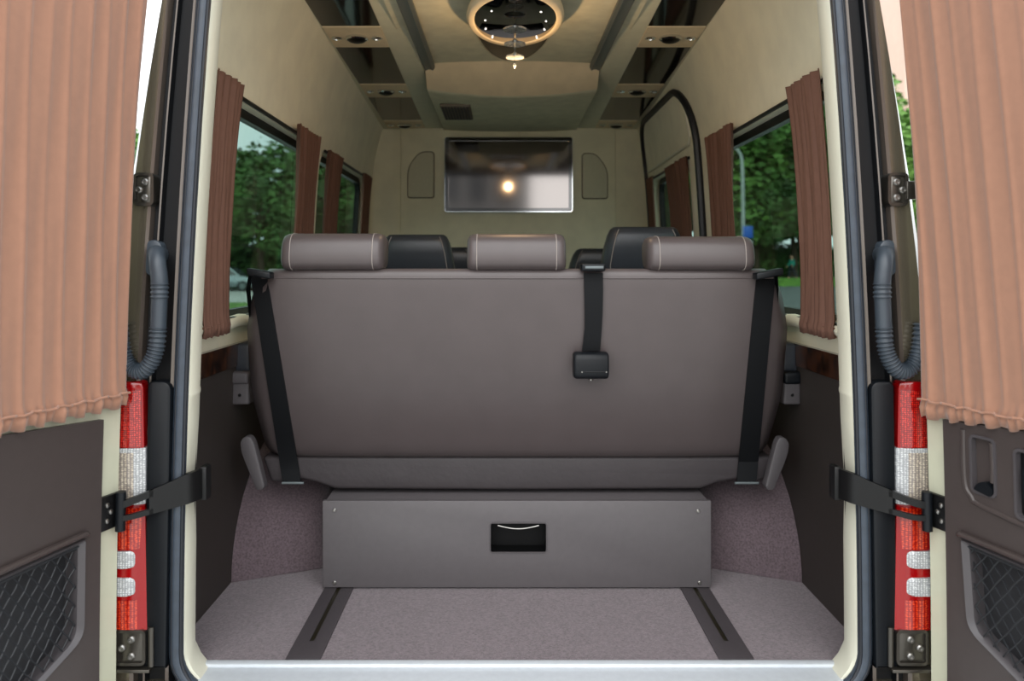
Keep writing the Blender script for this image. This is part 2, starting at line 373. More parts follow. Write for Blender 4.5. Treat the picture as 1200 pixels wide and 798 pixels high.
# ------------------------------------------------------------------ ceiling
def zs(y): return 1.795 + .0505 * (4.6 - (y - CAMY))         # soffit underside
bm = loft([[(-.45 + .9 * i / 12, y, 1.872 + .012 * (1 - ((i - 6) / 6) ** 2)) for i in range(13)] + [(.45, y, 1.96), (-.45, y, 1.96)] for y in (-.12, YP + .03)])
struct('ceiling', bm, 'ceil')
k = 9
for s in (-1, 1):
    ys = [-.12 + (YP + .12) * i / 10 for i in range(11)]
    secs = []
    for y in ys:
        z = zs(y)
        secs.append([(s * .80, y, z + .03), (s * .775, y, z + .003), (s * .75, y, z), (s * .42, y, z), (s * .402, y, z + .006), (s * .395, y, z + .02), (s * .395, y, 1.96), (s * .85, y, 1.96)])
    struct('trim_%d' % k, loft(secs), 'soffit')['label'] = 'cream %s ceiling soffit' % SIDE[s]; k += 1
    nm = ['nearest', 'middle', 'farthest']
    for i, (d0, d1) in enumerate(((2.1, 3.03), (3.285, 3.82), (4.07, 4.57))):
        y0, y1 = YD(d0), YD(d1)
        bm = loft([[(s * .507, y, zs(y) - e), (s * .727, y, zs(y) - e), (s * .727, y, zs(y) + .004), (s * .507, y, zs(y) + .004)] for y, e in ((y0, .003), (y1, .003))])
        o = obj('ceiling_panel', bm, 'gloss'); tag(o, '%s gloss black inset panel in the %s ceiling soffit' % (nm[i], SIDE[s]), 'ceiling panel', 'gloss black ceiling panels')
    for i, d in enumerate((3.157, 3.945, 4.68)):
        y = YD(d); hw = (.12, .12, .09)[i]
        t = thing('reading_light', '%s cream reading light and air vent module of the %s soffit' % (nm[i], SIDE[s]), 'reading light', (s * .617, y, zs(y)), 'reading light modules')
        bm = loft([[(s * .507, yy, zs(yy) - .005), (s * .727, yy, zs(yy) - .005), (s * .727, yy, zs(yy) + .004), (s * .507, yy, zs(yy) + .004)] for yy in (y - hw + .002, y + hw - .002)])
        obj('module_plate', bm, 'bulk', t)
        c = (s * .617, y, zs(y) - .004)
        obj('vent_ring', lathe([(.043, 0), (.044, -.008), (.038, -.012), (.035, -.006), (.035, 0)], c), 'chrome', t, label='chrome vent ring')
        obj('air_nozzle', lathe([(.034, 0), (.036, -.008), (.030, -.017), (.018, -.021), (.006, -.022)], c), 'black', t, label='black air nozzle')
        for q in (-1, 1):
            cc = (s * .617 + q * .079, y, zs(y) - .004)
            r_ = obj('spot_light', lathe([(.020, 0), (.021, -.005), (.016, -.008), (.014, -.004), (.014, 0)], cc), 'chrome', t, label='small chrome spot light')
            obj('spot_lens', lathe([(.0135, 0), (.012, -.005), (.004, -.007)], cc, n=14), 'clearlens', r_)
    # metal rail
    t = s * .376
    bm = loft([[(t + dx, y, 1.872 - dz) for dx, dz in ((-.026, 0), (-.026, .012), (-.016, .022), (-.005, .018), (.005, .018), (.016, .022), (.026, .012), (.026, 0))] for y in (-.05, YD(3.70))])
    o = obj('ceiling_rail', bm, 'aludark'); tag(o, 'grey metal ceiling rail along the %s edge of the centre panel' % SIDE[s], 'ceiling rail', 'metal ceiling rails')
# bulkhead
def zb(x, t): return 1.785 - .030 * (1 - (x / .4) ** 2) * t
xs = [-.395 + .79 * i / 16 for i in range(17)]
lo_ = [(x, YD(3.72) + .02 * (1 - (x / .4) ** 2), zb(x, 1)) for x in xs]; hi_ = [(x, YD(3.60), 1.885) for x in xs]
mid = [(x, YD(3.75) + .03, zb(x, .96) - .004) for x in xs]; end = [(x, YP + .02, 1.775 - .010 * (1 - (x / .4) ** 2)) for x in xs]; top = [(x, YP + .02, 1.95) for x in xs]
b = new(); rows = [[b.verts.new(p) for p in r] for r in (hi_, lo_, mid, end, top)]
for i in range(4):
    for j in range(16):
        f = b.faces.new((rows[i][j], rows[i][j + 1], rows[i + 1][j + 1], rows[i + 1][j])); f.material_index = 0 if i == 0 else 1
struct('trim_11', b, ['bulk', 'ceil'], angle=50)['label'] = 'arched tan bulkhead across the front of the ceiling'
zv = 1.752
t = thing('air_vent', 'small grey slotted vent under the ceiling bulkhead', 'air vent', (-.28, YD(4.15), 1.765))
bm = box((-.355, YD(3.97), zv), (-.205, YD(4.34), zv + .014), .003); obj('vent_frame', bm, 'grille', t)
bm = new()
for i in range(9): box((-.348 + i * .0155, YD(3.99), zv - .004), (-.340 + i * .0155, YD(4.32), zv + .001), bm=bm)
obj('slats', bm, 'railcover', t)

# ceiling lamp
yl = YD(2.74); zl = 1.80
t = thing('ceiling_mirror', 'dark mirrored oval inlay in the ceiling behind the hanging lamp', 'ceiling panel', (0, YD(3.0), 1.87))
obj('mirror_glass', lathe([(.15, .0), (.15, -.008), (.147, -.010)], (0, YD(2.97), 1.884), n=48, sx=1, sy=4.0, start=(1, 0, 0)), 'inlay', t)
obj('inlay_rim', mapv(tube([(math.cos(2 * PI * k / 60), math.sin(2 * PI * k / 60), 0) for k in range(60)], .006, 6, closed=True), lambda co: (co.x * .151, YD(2.97) + co.y * .60, 1.876 + co.z)), 'ceil', t)
t = thing('ceiling_lamp', 'oval dark mirrored ceiling lamp in a cream ring with hanging glass crystals', 'ceiling lamp', (0, yl, zl))
R = lambda prof, sy, zc: lathe(prof, (0, yl, zc), n=56, sx=1, sy=sy, start=(1, 0, 0))
secs = []
for kk in range(64):
    a = 2 * PI * kk / 64; ca, sa = math.cos(a), math.sin(a)
    def q(rx, ry, z): return (ca * rx, yl + sa * ry, z)
    secs.append([q(.138, .268, zl + .004), q(.142, .272, zl - .004), q(.158, .305, zl - .002), q(.166, .325, zl + .012), q(.162, .322, zl + .026), q(.138, .268, zl + .026)])
secs.append(secs[0]); b = loft(secs, cap=False); bmesh.ops.remove_doubles(b, verts=b.verts, dist=1e-6)
obj('lamp_ring', b, 'bulk', t, angle=60)
disc = obj('mirror_disc', R([(.141, .02), (.141, .0), (.139, -.001)], 1.93, zl + .002), 'mirror', t, label='black mirrored oval')
for sx in (-1, 1):
    for sy in (-1, 1):
        obj('standoff', lathe([(.008, 0), (.008, .062)], (sx * .09, yl + sy * .16, zl + .018), n=10), 'chrome', t)
for px, py in ((576, 13), (568.6, 24), (569, 34), (577, 44), (634, 14), (640, 25), (638, 35), (629, 44.5)):
    d = (zl - CAMZ) * F / (VY - py); p = P(px, py, d)
    obj('led_spot', lathe([(.003, .004), (.003, -.001), (.0015, -.002)], (p.x, p.y, zl), n=10), 'led', t, label='tiny white light')
pend = obj('pendant_wire', tube([(.0, yl, zl), (-.001, yl, zl - .07), (-.002, yl, zl - .148)], .0022, 8), 'chrome', t)
for dz, r in ((.026, .040), (.076, .037), (.120, .031)):
    c = (-.001, yl, zl - dz)
    obj('glass_disc', lathe([(.004, .012), (r * .55, .007), (r, .001), (r, -.004), (r * .55, -.001), (.004, .004)], c, n=28), 'clear', pend)
    obj('crystal_bead', lathe([(.001, .020), (.007, .014), (.008, .010), (.003, .004)], c, n=10), 'chrome', pend)
obj('crystal_drop', lathe([(.001, 0), (.006, -.008), (.005, -.014), (.001, -.020)], (-.002, yl, zl - .14), n=10), 'clear', pend)
# ------------------------------------------------------------------ rear frame, pillars
HW = .785
def XO(o, z):
    q = max(z, 0) ** 2; k_ = 1 - .10 * q
    return HW - off(z) + (o if o < .035 else .035 + (min(o, .119) - .035) * k_ + (max(o - .119, 0)) * max(1 - .33 * q, .12))
prof = [(.004, -.022), (.004, -.060), (.030, -.068), (.035, -.092), (.042, -.095), (.046, -.072), (.088, -.072), (.091, -.091), (.0945, -.093), (.099, -.078), (.112, -.078), (.114, -.098), (.121, -.104), (.185, -.104), (.205, -.092), (.215, -.06), (.215, -.022)]
pm = [1, 1, 1, 2, 1, 1, 1, 2, 1, 1, 2, 2, 0, 0, 0, 0, 1]
for s in (-1, 1):
    zsn = [-.45, -.3, -.15, 0, .12, .25, .4, .55, .7, .85, 1.0, 1.15, 1.3, 1.45, 1.6, 1.75, 1.92]
    bm = loft([[(s * XO(o, z), y, z) for o, y in prof] for z in zsn], mats=pm)
    struct('wall_rear_' + SIDE[s], bm, ['paint', 'recess', 'paintedge'], angle=30)
    # lower black panel beside the lamp
    pl = round_poly([(.034, .04), (.084, .04), (.090, .70), (.034, .70)], [.002, .002, .012, .035], 6)
    bm = prism(pl, lambda a, b_, t_: (s * XO(a, b_), t_, b_), -.112, -.02, .004)
    o = struct('trim_%d' % (12 if s < 0 else 13), bm, 'blackpl'); o['label'] = 'smooth black corner trim beside the %s tail light' % SIDE[s]
    # cream edge trim
    zz = [.06 - .05 * 0, .3, .455, .46, .47, .52, .575, .62, .7, .9, 1.1, 1.3, 1.5, 1.7, 1.86]
    zz = [-.02, 0.0, .02, .05, .1, .2, .3, .38, .44, .50, .60, .655, .66, .668, .673, .8, .95, 1.1, 1.3, 1.5, 1.7, 1.86]
    def inn(z):
        base = .0
        if .655 < z < .67: base = .002
        bite = -.006 * max(0, 1 - abs(z - .44) / .12)
        foot = .05 * max(0, (.05 - z) / .07) ** 1.5 if z < .05 else 0
        return base + bite + foot
    bm = loft([[(s * (HW - off(z) + .012), -.070, z), (s * (HW - off(z) + .002), -.086, z), (s * (HW - off(z) - .002 - inn(z)), -.078, z), (s * (HW - off(z) - .002 - inn(z)), -.035, z), (s * (HW - off(z) + .010 - inn(z)), .006, z), (s * (HW - off(z) + .022), .006, z)] for z in zz])
    o = struct('trim_%d' % (14 if s < 0 else 15), bm, 'creamtrim'); o['label'] = 'pale cream edge trim inside the %s rear door seal' % SIDE[s]
# gap cover between cream trim and wall
for s in (-1, 1):
    zz = [-.02 + i * .1 for i in range(20)]
    bm = loft([[(s * (HW - off(z) + .016), -.004, z), (s * (xin(z) + .03), .006, z), (s * (xin(z) + .06), -.010, z), (s * (HW - off(z) + .016), -.021, z)] for z in zz])
    struct('trim_%d' % (16 if s < 0 else 17), bm, 'creamtrim')
# header
bm = box((-.80, -.09, 1.845), (.80, .03, 1.97), .01); struct('wall_rear', bm, 'paintedge')
# seal loop
def seal_pts():
    pts = []
    b, tp, r = -.035, 1.83, .10
    W_ = HW + .0185
    def add_(x, z): pts.append((x, z))
    left = []
    for i in range(9):
        a = PI / 2 * i / 8; left.append((W_ - r + r * math.sin(a), b + r - r * math.cos(a)))
    for z in [.1 + .08 * i for i in range(20)]: left.append((W_, z))
    for i in range(9):
        a = PI / 2 * i / 8; left.append((W_ - .14 + .14 * math.cos(a), tp - .14 + .14 * math.sin(a)))
    right = [(x - off(z), z) for x, z in left]
    return right + [(-x, z) for x, z in reversed(right)]
sp = seal_pts()
root = bpy.data.objects.new('trim_18', None); C.objects.link(root); root.location = (0, -.09, -.03); WL[root] = Vector(root.location); root['kind'] = 'structure'; root['label'] = 'grey rubber seal around the rear door opening'
obj('seal_bulb', tube([(x, -.088, z) for x, z in sp], .0165, 14, closed=True, flat=1.0), 'seal', root)
obj('seal_lip', tube([(x * (1 - .013 / max(abs(x), .3)) if abs(x) > .3 else x, -.097, z) for x, z in sp], .0045, 6, closed=True), 'seallip', root, label='dark sealing lip')
obj('seal_rib', tube([(x * (1 + .006 / max(abs(x), .3)) if abs(x) > .3 else x, -.1035, z) for x, z in sp], .0022, 6, closed=True), 'seallip', root)

# bumper corners
for s in (-1, 1):
    bm = box((s * .86 - .05, -.16, -.45), (s * .86 + .17 * 1, -.02, -.005), .02) if s > 0 else box((-.86 - .17, -.16, -.45), (-.86 + .05, -.02, -.005), .02)
    o = struct('trim_%d' % (19 if s < 0 else 20), bm, 'paint'); o['label'] = 'dark glossy bumper corner below the %s tail light' % SIDE[s]

# tail lights
def zy(py): return CAMZ - (py - VY) / F * 1.86
for s in (-1, 1):
    def L_(o, y, z, s=s): return (s * (HW + o), y, z)
    t = thing('tail_light', 'tall red tail light with clear bands, on the %s rear corner' % SIDE[s], 'tail light', L_(.14, -.1, zy(735)), 'tail lights')
    # section of the curved lens: inner edge ie(z)
    def ie(z): return .083 - .0125 * (z - .70) * -1 if False else .076 + .010 * (z - .13) / .57
    def lensmesh(z0, z1, o0=None, o1=.222, bulge=0.0, rtop=False, n=6, rnd=0):
        secs = []
        for i in range(n + 1):
            z = z0 + (z1 - z0) * (i / n if not rtop else 1 - (1 - i / n) ** 2.6)
            a = (ie(z) if o0 is None else o0)
            if rtop and z1 - z < .016: a += .014 * (1 - math.sqrt(max(0, 1 - (1 - (z1 - z) / .016) ** 2)))
            if rnd: e = min(z - z0, z1 - z) ; a += rnd * (1 - math.sqrt(max(0, 1 - (1 - min(1, e / rnd)) ** 2)))
            b_ = o1; sec = []
            for j in range(9):
                u = j / 8; o = a + (b_ - a) * u
                y = -.120 - bulge + .055 * max(0, (u - .35) / .65) ** 2 + (.008 if j == 0 else 0)
                sec.append(L_(o, y, z))
            sec += [L_(b_, -.03, z), L_(a, -.03, z)]
            secs.append(sec)
        return loft(secs)
    obj('lens_rim', lensmesh(zy(735), zy(446), rtop=True, n=16), 'redflat', t)
    obj('red_lens', lensmesh(zy(522), zy(456), .088, .20, .003), 'redlens', t)
    obj('clear_band', lensmesh(zy(588), zy(523), .078, .2225, .0035), 'whitelens', t, label='clear indicator band')
    obj('clear_lens', lensmesh(zy(582), zy(528), .091, .21, .0055), 'clearlens', t, label='clear indicator lens')
    obj('brake_lens', lensmesh(zy(640), zy(592), .087, .20, .003), 'amberred', t)
    for y0, y1 in ((662, 642), (694, 673)):
        obj('reverse_lens', lensmesh(zy(y0), zy(y1), .092, .2205, .004, rnd=.012, n=10), 'whitelens', t, label='clear reversing lens')
    obj('fog_lens', lensmesh(zy(733), zy(699), .087, .20, .003), 'amberred', t)

# ------------------------------------------------------------------ open rear doors
TH = math.radians(16.7); ST, CT = math.sin(TH), math.cos(TH)
XH = {-1: .924, 1: .936}
def D(s, a, n, z):                                          # a along door, n out of the inner face
    return (s * (XH[s] - off(z) + a * ST - n * CT), -.13 - a * CT - n * ST, z)
door_root = {}
for s in (-1, 1):
    def Dm(co, s=s): return D(s, co.x, co.y, co.z)
    r = bpy.data.objects.new('door_%d' % (1 if s < 0 else 2), None); C.objects.link(r); r.location = D(s, 0, 0, -.1); WL[r] = Vector(r.location); r['kind'] = 'structure'; r['label'] = 'open %s rear door' % SIDE[s]
    door_root[s] = r
    pr = round_poly([(.108, .384), (.64, .368), (.64, .09), (.30, .09), (.108, .172)] if s < 0 else [(.099, .381), (.64, .365), (.64, .10), (.30, .11), (.112, .192)], [.006, .03, .03, .03, .03], 5)
    bm = cut(slab(0, .79, -.14, 1.88, -.03, 0, .08), [hole(.09, .70, .74, 1.74, -.2, .2, .07), loft([[(a, n, z) for a, z in pr] for n in (-.2, .2)])]); mapv(bm, Dm)
    obj('door_frame', bm, 'doorcream', r, label='cream painted inner door frame')
    bm = cut(slab(-.004, .80, -.15, 1.89, -.065, -.031, .08), [hole(.09, .70, .74, 1.74, -.2, .2, .07)]); mapv(bm, Dm)
    obj('door_skin', bm, 'paint', r, label='dark bronze outer skin')
    bm = hole(.085, .705, .735, 1.745, -.05, -.045, .07); mapv(bm, Dm); obj('door_pane', bm, 'doorglass', r)
    obj('glass_seal', ringframe(.08, .71, .73, 1.75, -.045, .004, .07, .014, lambda a, n, z: D(s, a, n, z)), 'black', r)
    # lower trim panel with pocket and handle recess
    if s < 0:
        poly = [(.108, .384), (.64, .368), (.64, .09), (.30, .09), (.108, .172)]
    else:
        poly = [(.099, .381), (.64, .365), (.64, .10), (.30, .11), (.112, .192)]
    pr = round_poly(poly, [.006, .03, .03, .03, .03], 5)
    pc = loft([[(a, n, z) for a, z in pr] for n in (-.2, .2)])
    base = slab(.064 if s < 0 else .058, .76, -.12, .6285, .0, .014, .05, .1)
    mapv(base, lambda co: (co.x, co.y, co.z + (.065 * (co.x - .06) if co.z > .6 else 0)))
    cutters = [pc]
    if s > 0: cutters += [hole(.128, .192, .488, .612, .003, .2, .014), hole(.232, .36, .463, .605, .003, .2, .014)]
    bm = cut(base, cutters); mapv(bm, Dm)
    pan = obj('door_panel', bm, 'doorpanel', r, label='dark brown trim panel', angle=30)
    # pocket
    ca = sum(p[0] for p in poly) / 5; cz = sum(p[1] for p in poly) / 5
    def shrink(k_): return [(ca + (a - ca) * k_, cz + (z - cz) * k_) for a, z in pr]
    secs = []
    inn_ = shrink(.93)
    for (a, z), (a2, z2) in zip(pr, inn_):
        secs.append([D(s, a, .0145, z), D(s, a * .7 + a2 * .3, .0205, z * .7 + z2 * .3), D(s, a2, .012, z2), D(s, a2, -.022, z2), D(s, a, -.022, z)])
    secs.append(secs[0]); bm = loft(secs, cap=False); bmesh.ops.remove_doubles(bm, verts=bm.verts, dist=1e-6)
    pf = obj('pocket_frame', bm, 'pocketframe', r, label='grey frame of the net pocket')
    obj('pocket_back', loft([[D(s, a, n, z) for a, z in shrink(.99)] for n in (-.024, -.020)]), 'pocketdark', pf)
    # net strands clipped to the pocket outline
    from mathutils.geometry import intersect_line_line_2d
    def clip(p, q):
        ts = []
        P2 = inn_
        for i in range(len(P2)):
            h = intersect_line_line_2d(p, q, P2[i - 1], P2[i])
            if h: ts.append((Vector(h) - Vector(p)).length)
        if len(ts) < 2: return None
        dv = (Vector(q) - Vector(p)).normalized(); return Vector(p) + dv * min(ts), Vector(p) + dv * max(ts)
    bm = new()
    for fam in (-1, 1):
        for i in range(-14, 34):
            a0 = .05 + i * .031; p = (a0, .02); q = (a0 + fam * .62 * .55, .02 + .62 * .72) if fam > 0 else (a0 - .62 * .55, .02 + .62 * .72)
            c = clip(p, q)
            if not c or (c[1] - c[0]).length < .01: continue
            n_ = max(2, int((c[1] - c[0]).length / .02)); pts = []
            for k_ in range(n_ + 1):
                w = c[0].lerp(c[1], k_ / n_); pts.append(D(s, w.x, .006 + fam * .0012 + .002 * math.sin(k_ * 1.9), w.y))
            tube(pts, .0017, 5, bm=bm)
    obj('pocket_net', bm, 'net', pf, label='black elastic net')
    tp = [p for p in ((poly[0][0] + .012, poly[0][1] - .014), (poly[1][0] - .012, poly[1][1] - .014))]
    obj('net_band', tube([D(s, a, .010, z) for a, z in tp], .004, 6), 'net', pf)
    # raised hood line above the pocket
    obj('pocket_hood', tube([D(s, poly[0][0] - .006, .012, poly[0][1] + .004), D(s, poly[0][0] + .004, .02, poly[0][1] + .010), D(s, poly[1][0], .02, poly[1][1] + .012)], .007, 8), 'doorpanel', pf)
    if s > 0:
        hs = [(.112, .617), (.112, .51), (.128, .478), (.17, .462), (.45, .435)]
        obj('handle_surround', tube([D(s, a, .014, z) for a, z in smooth_path([(a, z, 0) for a, z in hs], 5) for z in [z]] if False else [D(s, v[0], .0135, v[1]) for v in smooth_path([(a, z, 0) for a, z in hs], 5)], .0055, 8), 'doorpanel', r)
        for nm_, (a0, a1, z0, z1) in (('pull_recess', (.128, .192, .488, .612)), ('latch_recess', (.232, .36, .463, .605))):
            o = obj(nm_, ringframe(a0, a1, z0, z1, .0, .017, .014, .006, lambda a, n, z: D(s, a, n, z)), 'pocketframe', r)
            obj('recess_back', mapv(hole(a0, a1, z0, z1, .001, .0035, .014), Dm), 'doorpanel' if nm_ == 'pull_recess' else 'black', o)
            if nm_ == 'pull_recess':
                pl = round_poly([(.138, .497), (.180, .490), (.186, .505), (.170, .520), (.160, .517), (.150, .512)], .005)
                obj('door_lever', loft([[D(s, a, n, z) for a, z in pl] for n in (.004, .020)]), 'blackpl', o, label='black plastic lever')
                obj('grip_bar', tube([D(s, .181, .012, .602), D(s, .183, .013, .56), D(s, .181, .012, .52)], .006, 8), 'doorpanel', o)
            else:
                obj('latch_lever', loft([[D(s, a, n, z) for a, z in rrect_at] for n in (.004, .016)]) if False else mapv(hole(.25, .34, .50, .57, .004, .015, .01), Dm), 'blackpl', o)

# hinges
for s in (-1, 1):
    for hi_l, z0, z1, o0, o1 in (('lower', .050, .132, .076, .150), ('upper', 1.105, 1.182, .088, .135)):
        if hi_l == 'upper': X_ = lambda o, z=1.14: s * (HW - off(1.14) + o + .006)
        else: X_ = lambda o, z=0: s * (HW + o)
        yb = -.114 if hi_l == 'lower' else -.106
        def fx(a, n, z): return (X_(a), n, z)
        t = obj('hinge', ringframe(o0, o1, z0, z1, yb - .008, yb + .05, .012, .007, fx), 'hinge', door_root[s])
        obj('hinge_plate', prism([((o0 + o1) / 2 + x, (z0 + z1) / 2 + z) for x, z in rrect(o1 - o0 - .012, z1 - z0 - .012, .008)], lambda a, b_, t_: (X_(a), t_, b_), yb - .004, yb + .04, .002), 'hinge', t)
        for bx, bz in ((.45, .72), (.75, .48), (.45, .25)):
            c = (X_(o0 + (o1 - o0) * bx), yb - .003, z0 + (z1 - z0) * bz)
            obj('bolt', lathe([(.0085, 0), (.0085, .004), (.006, .007), (.004, .007), (.0035, .004)], c, (0, -1, 0), 14), 'steel', t, label='steel bolt')
        if hi_l == 'lower':
            obj('hinge_knuckle', tube([(X_(o0 - .010), yb, z0 - .004), (X_(o0 - .010), yb, z1 + .004)], .007, 10), 'hinge', t)
            obj('hinge_bracket', box(sorted((X_(o0 - .012), X_(o1 + .01)))[0:1] + [yb - .012, z0 - .016] if False else (min(X_(o0 - .012), X_(o1 + .01)), yb - .014, z0 - .014), (max(X_(o0 - .012), X_(o1 + .01)), yb + .03, z0 - .006), .002), 'hinge', t)
        else:
            bm = box((min(X_(o1 - .006), X_(o1 + .05)), yb - .012, z0 + .015), (max(X_(o1 - .006), X_(o1 + .05)), yb - .0045, z1 - .02), .002)
            obj('hinge_arm', bm, 'hinge', t)

# door curtains
def pleat_curtain(fn, a0, a1, z0, z1, npl, amp, seed, na=None, nz=26, hem=0, gather=1.0, lean=0.0, flat=False):
    rnd = random.Random(seed); na = na or npl * 9
    ph = [rnd.uniform(-.5, .5) for _ in range(npl + 2)]; am = [rnd.uniform(.6, 1.25) for _ in range(npl + 2)]
    b = new(); rows = []
    for j in range(nz + 1):
        z = z0 + (z1 - z0) * j / nz; tz = j / nz; row = []
        for i in range(na + 1):
            u = i / na; q = u * npl + lean * (tz - .5) + .5
            k_ = int(max(0, min(npl, math.floor(q)))); fr_ = q - math.floor(q)
            fr_ = min(max(fr_ + ph[k_] * .25 * math.sin(tz * 3 + k_), 0), 1)
            if flat: w = .35 * fr_ + .65 * math.exp(-((fr_ - .62) / .13) ** 2) * (1 if fr_ < .62 else 1) - (.35 * ((fr_ - .7) / .3) if fr_ > .7 else 0)
            else: w = (1 - (1 - fr_ / .78) ** 2) if fr_ < .78 else (1 - ((fr_ - .78) / .22)) ** 1.4
            n = amp * am[k_] * w * (1 - .25 * math.sin(PI * tz)) + .0015 * math.sin(u * 60 + tz * 9)
            dz = 0
            if hem and z < z0 + hem:
                e = 1 - (z - z0) / hem
                n += .005 * math.sin(u * npl * 6.2 * 2 + 1.3 * math.sin(u * 40)) * e ** .6 + .007 * math.sin(PI * e)
                dz = .004 * math.sin(u * npl * 2 * PI) * e
            row.append(b.verts.new(fn(a0 + (a1 - a0) * u, n, z + dz)))
        rows.append(row)
    for j in range(nz):
        for i in range(na): b.faces.new((rows[j][i], rows[j][i + 1], rows[j + 1][i + 1], rows[j + 1][i]))
    return b
def thick(o, t=.0015):
    m = o.modifiers.new('thickness', 'SOLIDIFY'); m.thickness = t; m.offset = 0
for s in (-1, 1):
    hemz = .650 if s < 0 else .636
    t = thing('curtain', 'long tan pleated curtain covering the window of the open %s rear door' % SIDE[s], 'curtain', D(s, .35, .02, hemz), 'rear door curtains')
    def fn(a, n, z, s=s):
        edge = .012 * (1 - min(1, a / .1))
        if s > 0: z = z + (.07 * a - .012) * max(0, 1 - (z - .636) / .5)
        return D(s, a + edge * math.sin((z - .6) * 2.6), .018 + n, z)
    zs_ = [hemz]
    o = obj('cloth', pleat_curtain(fn, .004, .74, hemz, 1.80, 15, .0062, 11 + s, na=240, nz=54, hem=.035, lean=.9 * s, flat=True), 'cdoor', t, angle=80, recalc=False); thick(o)
    obj('hem_cord', tube([D(s, .006 + .73 * i / 60, .030 + .004 * math.sin(i * 2.3), hemz + .030 + .002 * math.sin(i * 1.3)) for i in range(61)], .0028, 6), 'cdoor', t)
    obj('curtain_rod', tube([D(s, .01, .014, 1.79), D(s, .73, .014, 1.79)], .005, 8), 'chrome', t)

# side curtains
cs = [(-1, .17, .372, 'rear', 'rear'), (-1, 1.00, 1.345, 'front', 'rear'), (-1, 1.53, 1.83, 'rear', 'front'), (-1, 2.40, 2.66, 'front', 'front'),
      (1, .17, .40, 'rear', 'rear'), (1, .985, 1.36, 'front', 'rear'), (1, 1.73, 2.20, 'rear', 'sliding'), (1, 2.56, 2.75, 'front', 'sliding')]
wn = {(-1, 'rear'): 'left rear side window', (-1, 'front'): 'left front side window', (1, 'rear'): 'right rear side window', (1, 'sliding'): 'sliding door window'}
for s, a0, a1, which, w in cs:
    lab = 'brown pleated curtain at the %s edge of the %s' % (which, wn[(s, w)])
    t = thing('curtain', lab, 'curtain', (s * (xin(.8) - .03), (a0 + a1) / 2, .78), 'side window curtains')
    far = w != 'rear'
    z0_, z1_ = (.772, 1.492) if not far else (.78, 1.47)
    def fn(a, n, z, s=s, a0=a0, a1=a1, which=which):
        tz = (z - z0_) / (z1_ - z0_); mid_ = (a0 + a1) / 2; pinch = 1 - (.10 if which == 'rear' else .16) * math.sin(PI * tz)
        anchor = a0 if which == 'rear' else a1
        aa = anchor + (a - anchor) * pinch
        return (s * (xin(z) - .020 - n), aa, z)
    npl = max(5, int((a1 - a0) / .034))
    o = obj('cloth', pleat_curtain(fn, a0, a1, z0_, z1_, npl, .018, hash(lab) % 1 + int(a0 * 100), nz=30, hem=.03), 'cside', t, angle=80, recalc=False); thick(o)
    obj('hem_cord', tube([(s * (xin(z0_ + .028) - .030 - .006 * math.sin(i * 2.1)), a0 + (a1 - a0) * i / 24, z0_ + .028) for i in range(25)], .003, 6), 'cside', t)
for s, w, a0, a1 in ((-1, 'rear', .15, 1.36), (-1, 'front', 1.52, 2.66), (1, 'rear', .15, 1.36), (1, 'sliding', 1.73, 2.74)):
    for lvl, z in (('upper', 1.462), ('lower', .808)):
        o = obj('curtain_rod', tube([(s * (xin(z) - .016), a0, z), (s * (xin(z) - .016), a1, z)], .007, 8), 'black'); tag(o, 'thin black %s curtain rod across the %s' % (lvl, wn[(s, w)]), 'curtain rod', 'curtain rods')

# ------------------------------------------------------------------ conduits
for s in (-1, 1):
    X_ = lambda o: s * (HW - .02 + o)
    t = thing('cable_conduit', 'grey ribbed cable conduit looping from the %s pillar to the open door' % SIDE[s], 'conduit', (X_(.085), -.1, .70), 'door cable conduits')
    zt = .985
    pa = smooth_path([(X_(.086), -.06, zt + .006), (X_(.080), -.098, zt + .010), (X_(.068), -.122, zt - .008), (X_(.062), -.127, zt - .04), (X_(.0605), -.127, zt - .062)], 6)
    obj('elbow', tube(pa, .0185, 14, rfun=lambda t_, i: 1.0 if t_ > .4 else 1.0 + .25 * (1 - t_ / .4)), 'hose', t)
    obj('elbow_flange', prism([(x, zt + .000 + z) for x, z in rrect(.040, .085, .019)], lambda a, b_, t_: (X_(.088) + s * a, t_, b_), -.100, -.02, .004), 'hose', t)
    obj('ribbed_collar', tube(smooth_path([(X_(.0605), -.127, zt - .058), (X_(.061), -.127, zt - .094)], 32), .0175, 14, rfun=lambda t_, i: 1.06 + .09 * math.sin(i * PI / 4)), 'hose', t)
    obj('sleeve', tube(smooth_path([(X_(.061), -.127, zt - .09), (X_(.064), -.127, zt - .162)], 4), .0175, 14), 'hose', t)
    pc = smooth_path([(X_(.064), -.127, zt - .158), (X_(.067), -.128, zt - .200), (X_(.076), -.130, zt - .232), (X_(.094), -.130, zt - .256), (X_(.118), -.128, zt - .256), (X_(.138), -.126, zt - .234), (X_(.149), -.124, zt - .195), (X_(.154), -.122, zt - .15)], 34)
    obj('corrugated_tube', tube(pc, .0165, 12, rfun=lambda t_, i: 1.05 + .13 * math.sin(i * 2 * PI / 8)), 'hose', t, angle=70)

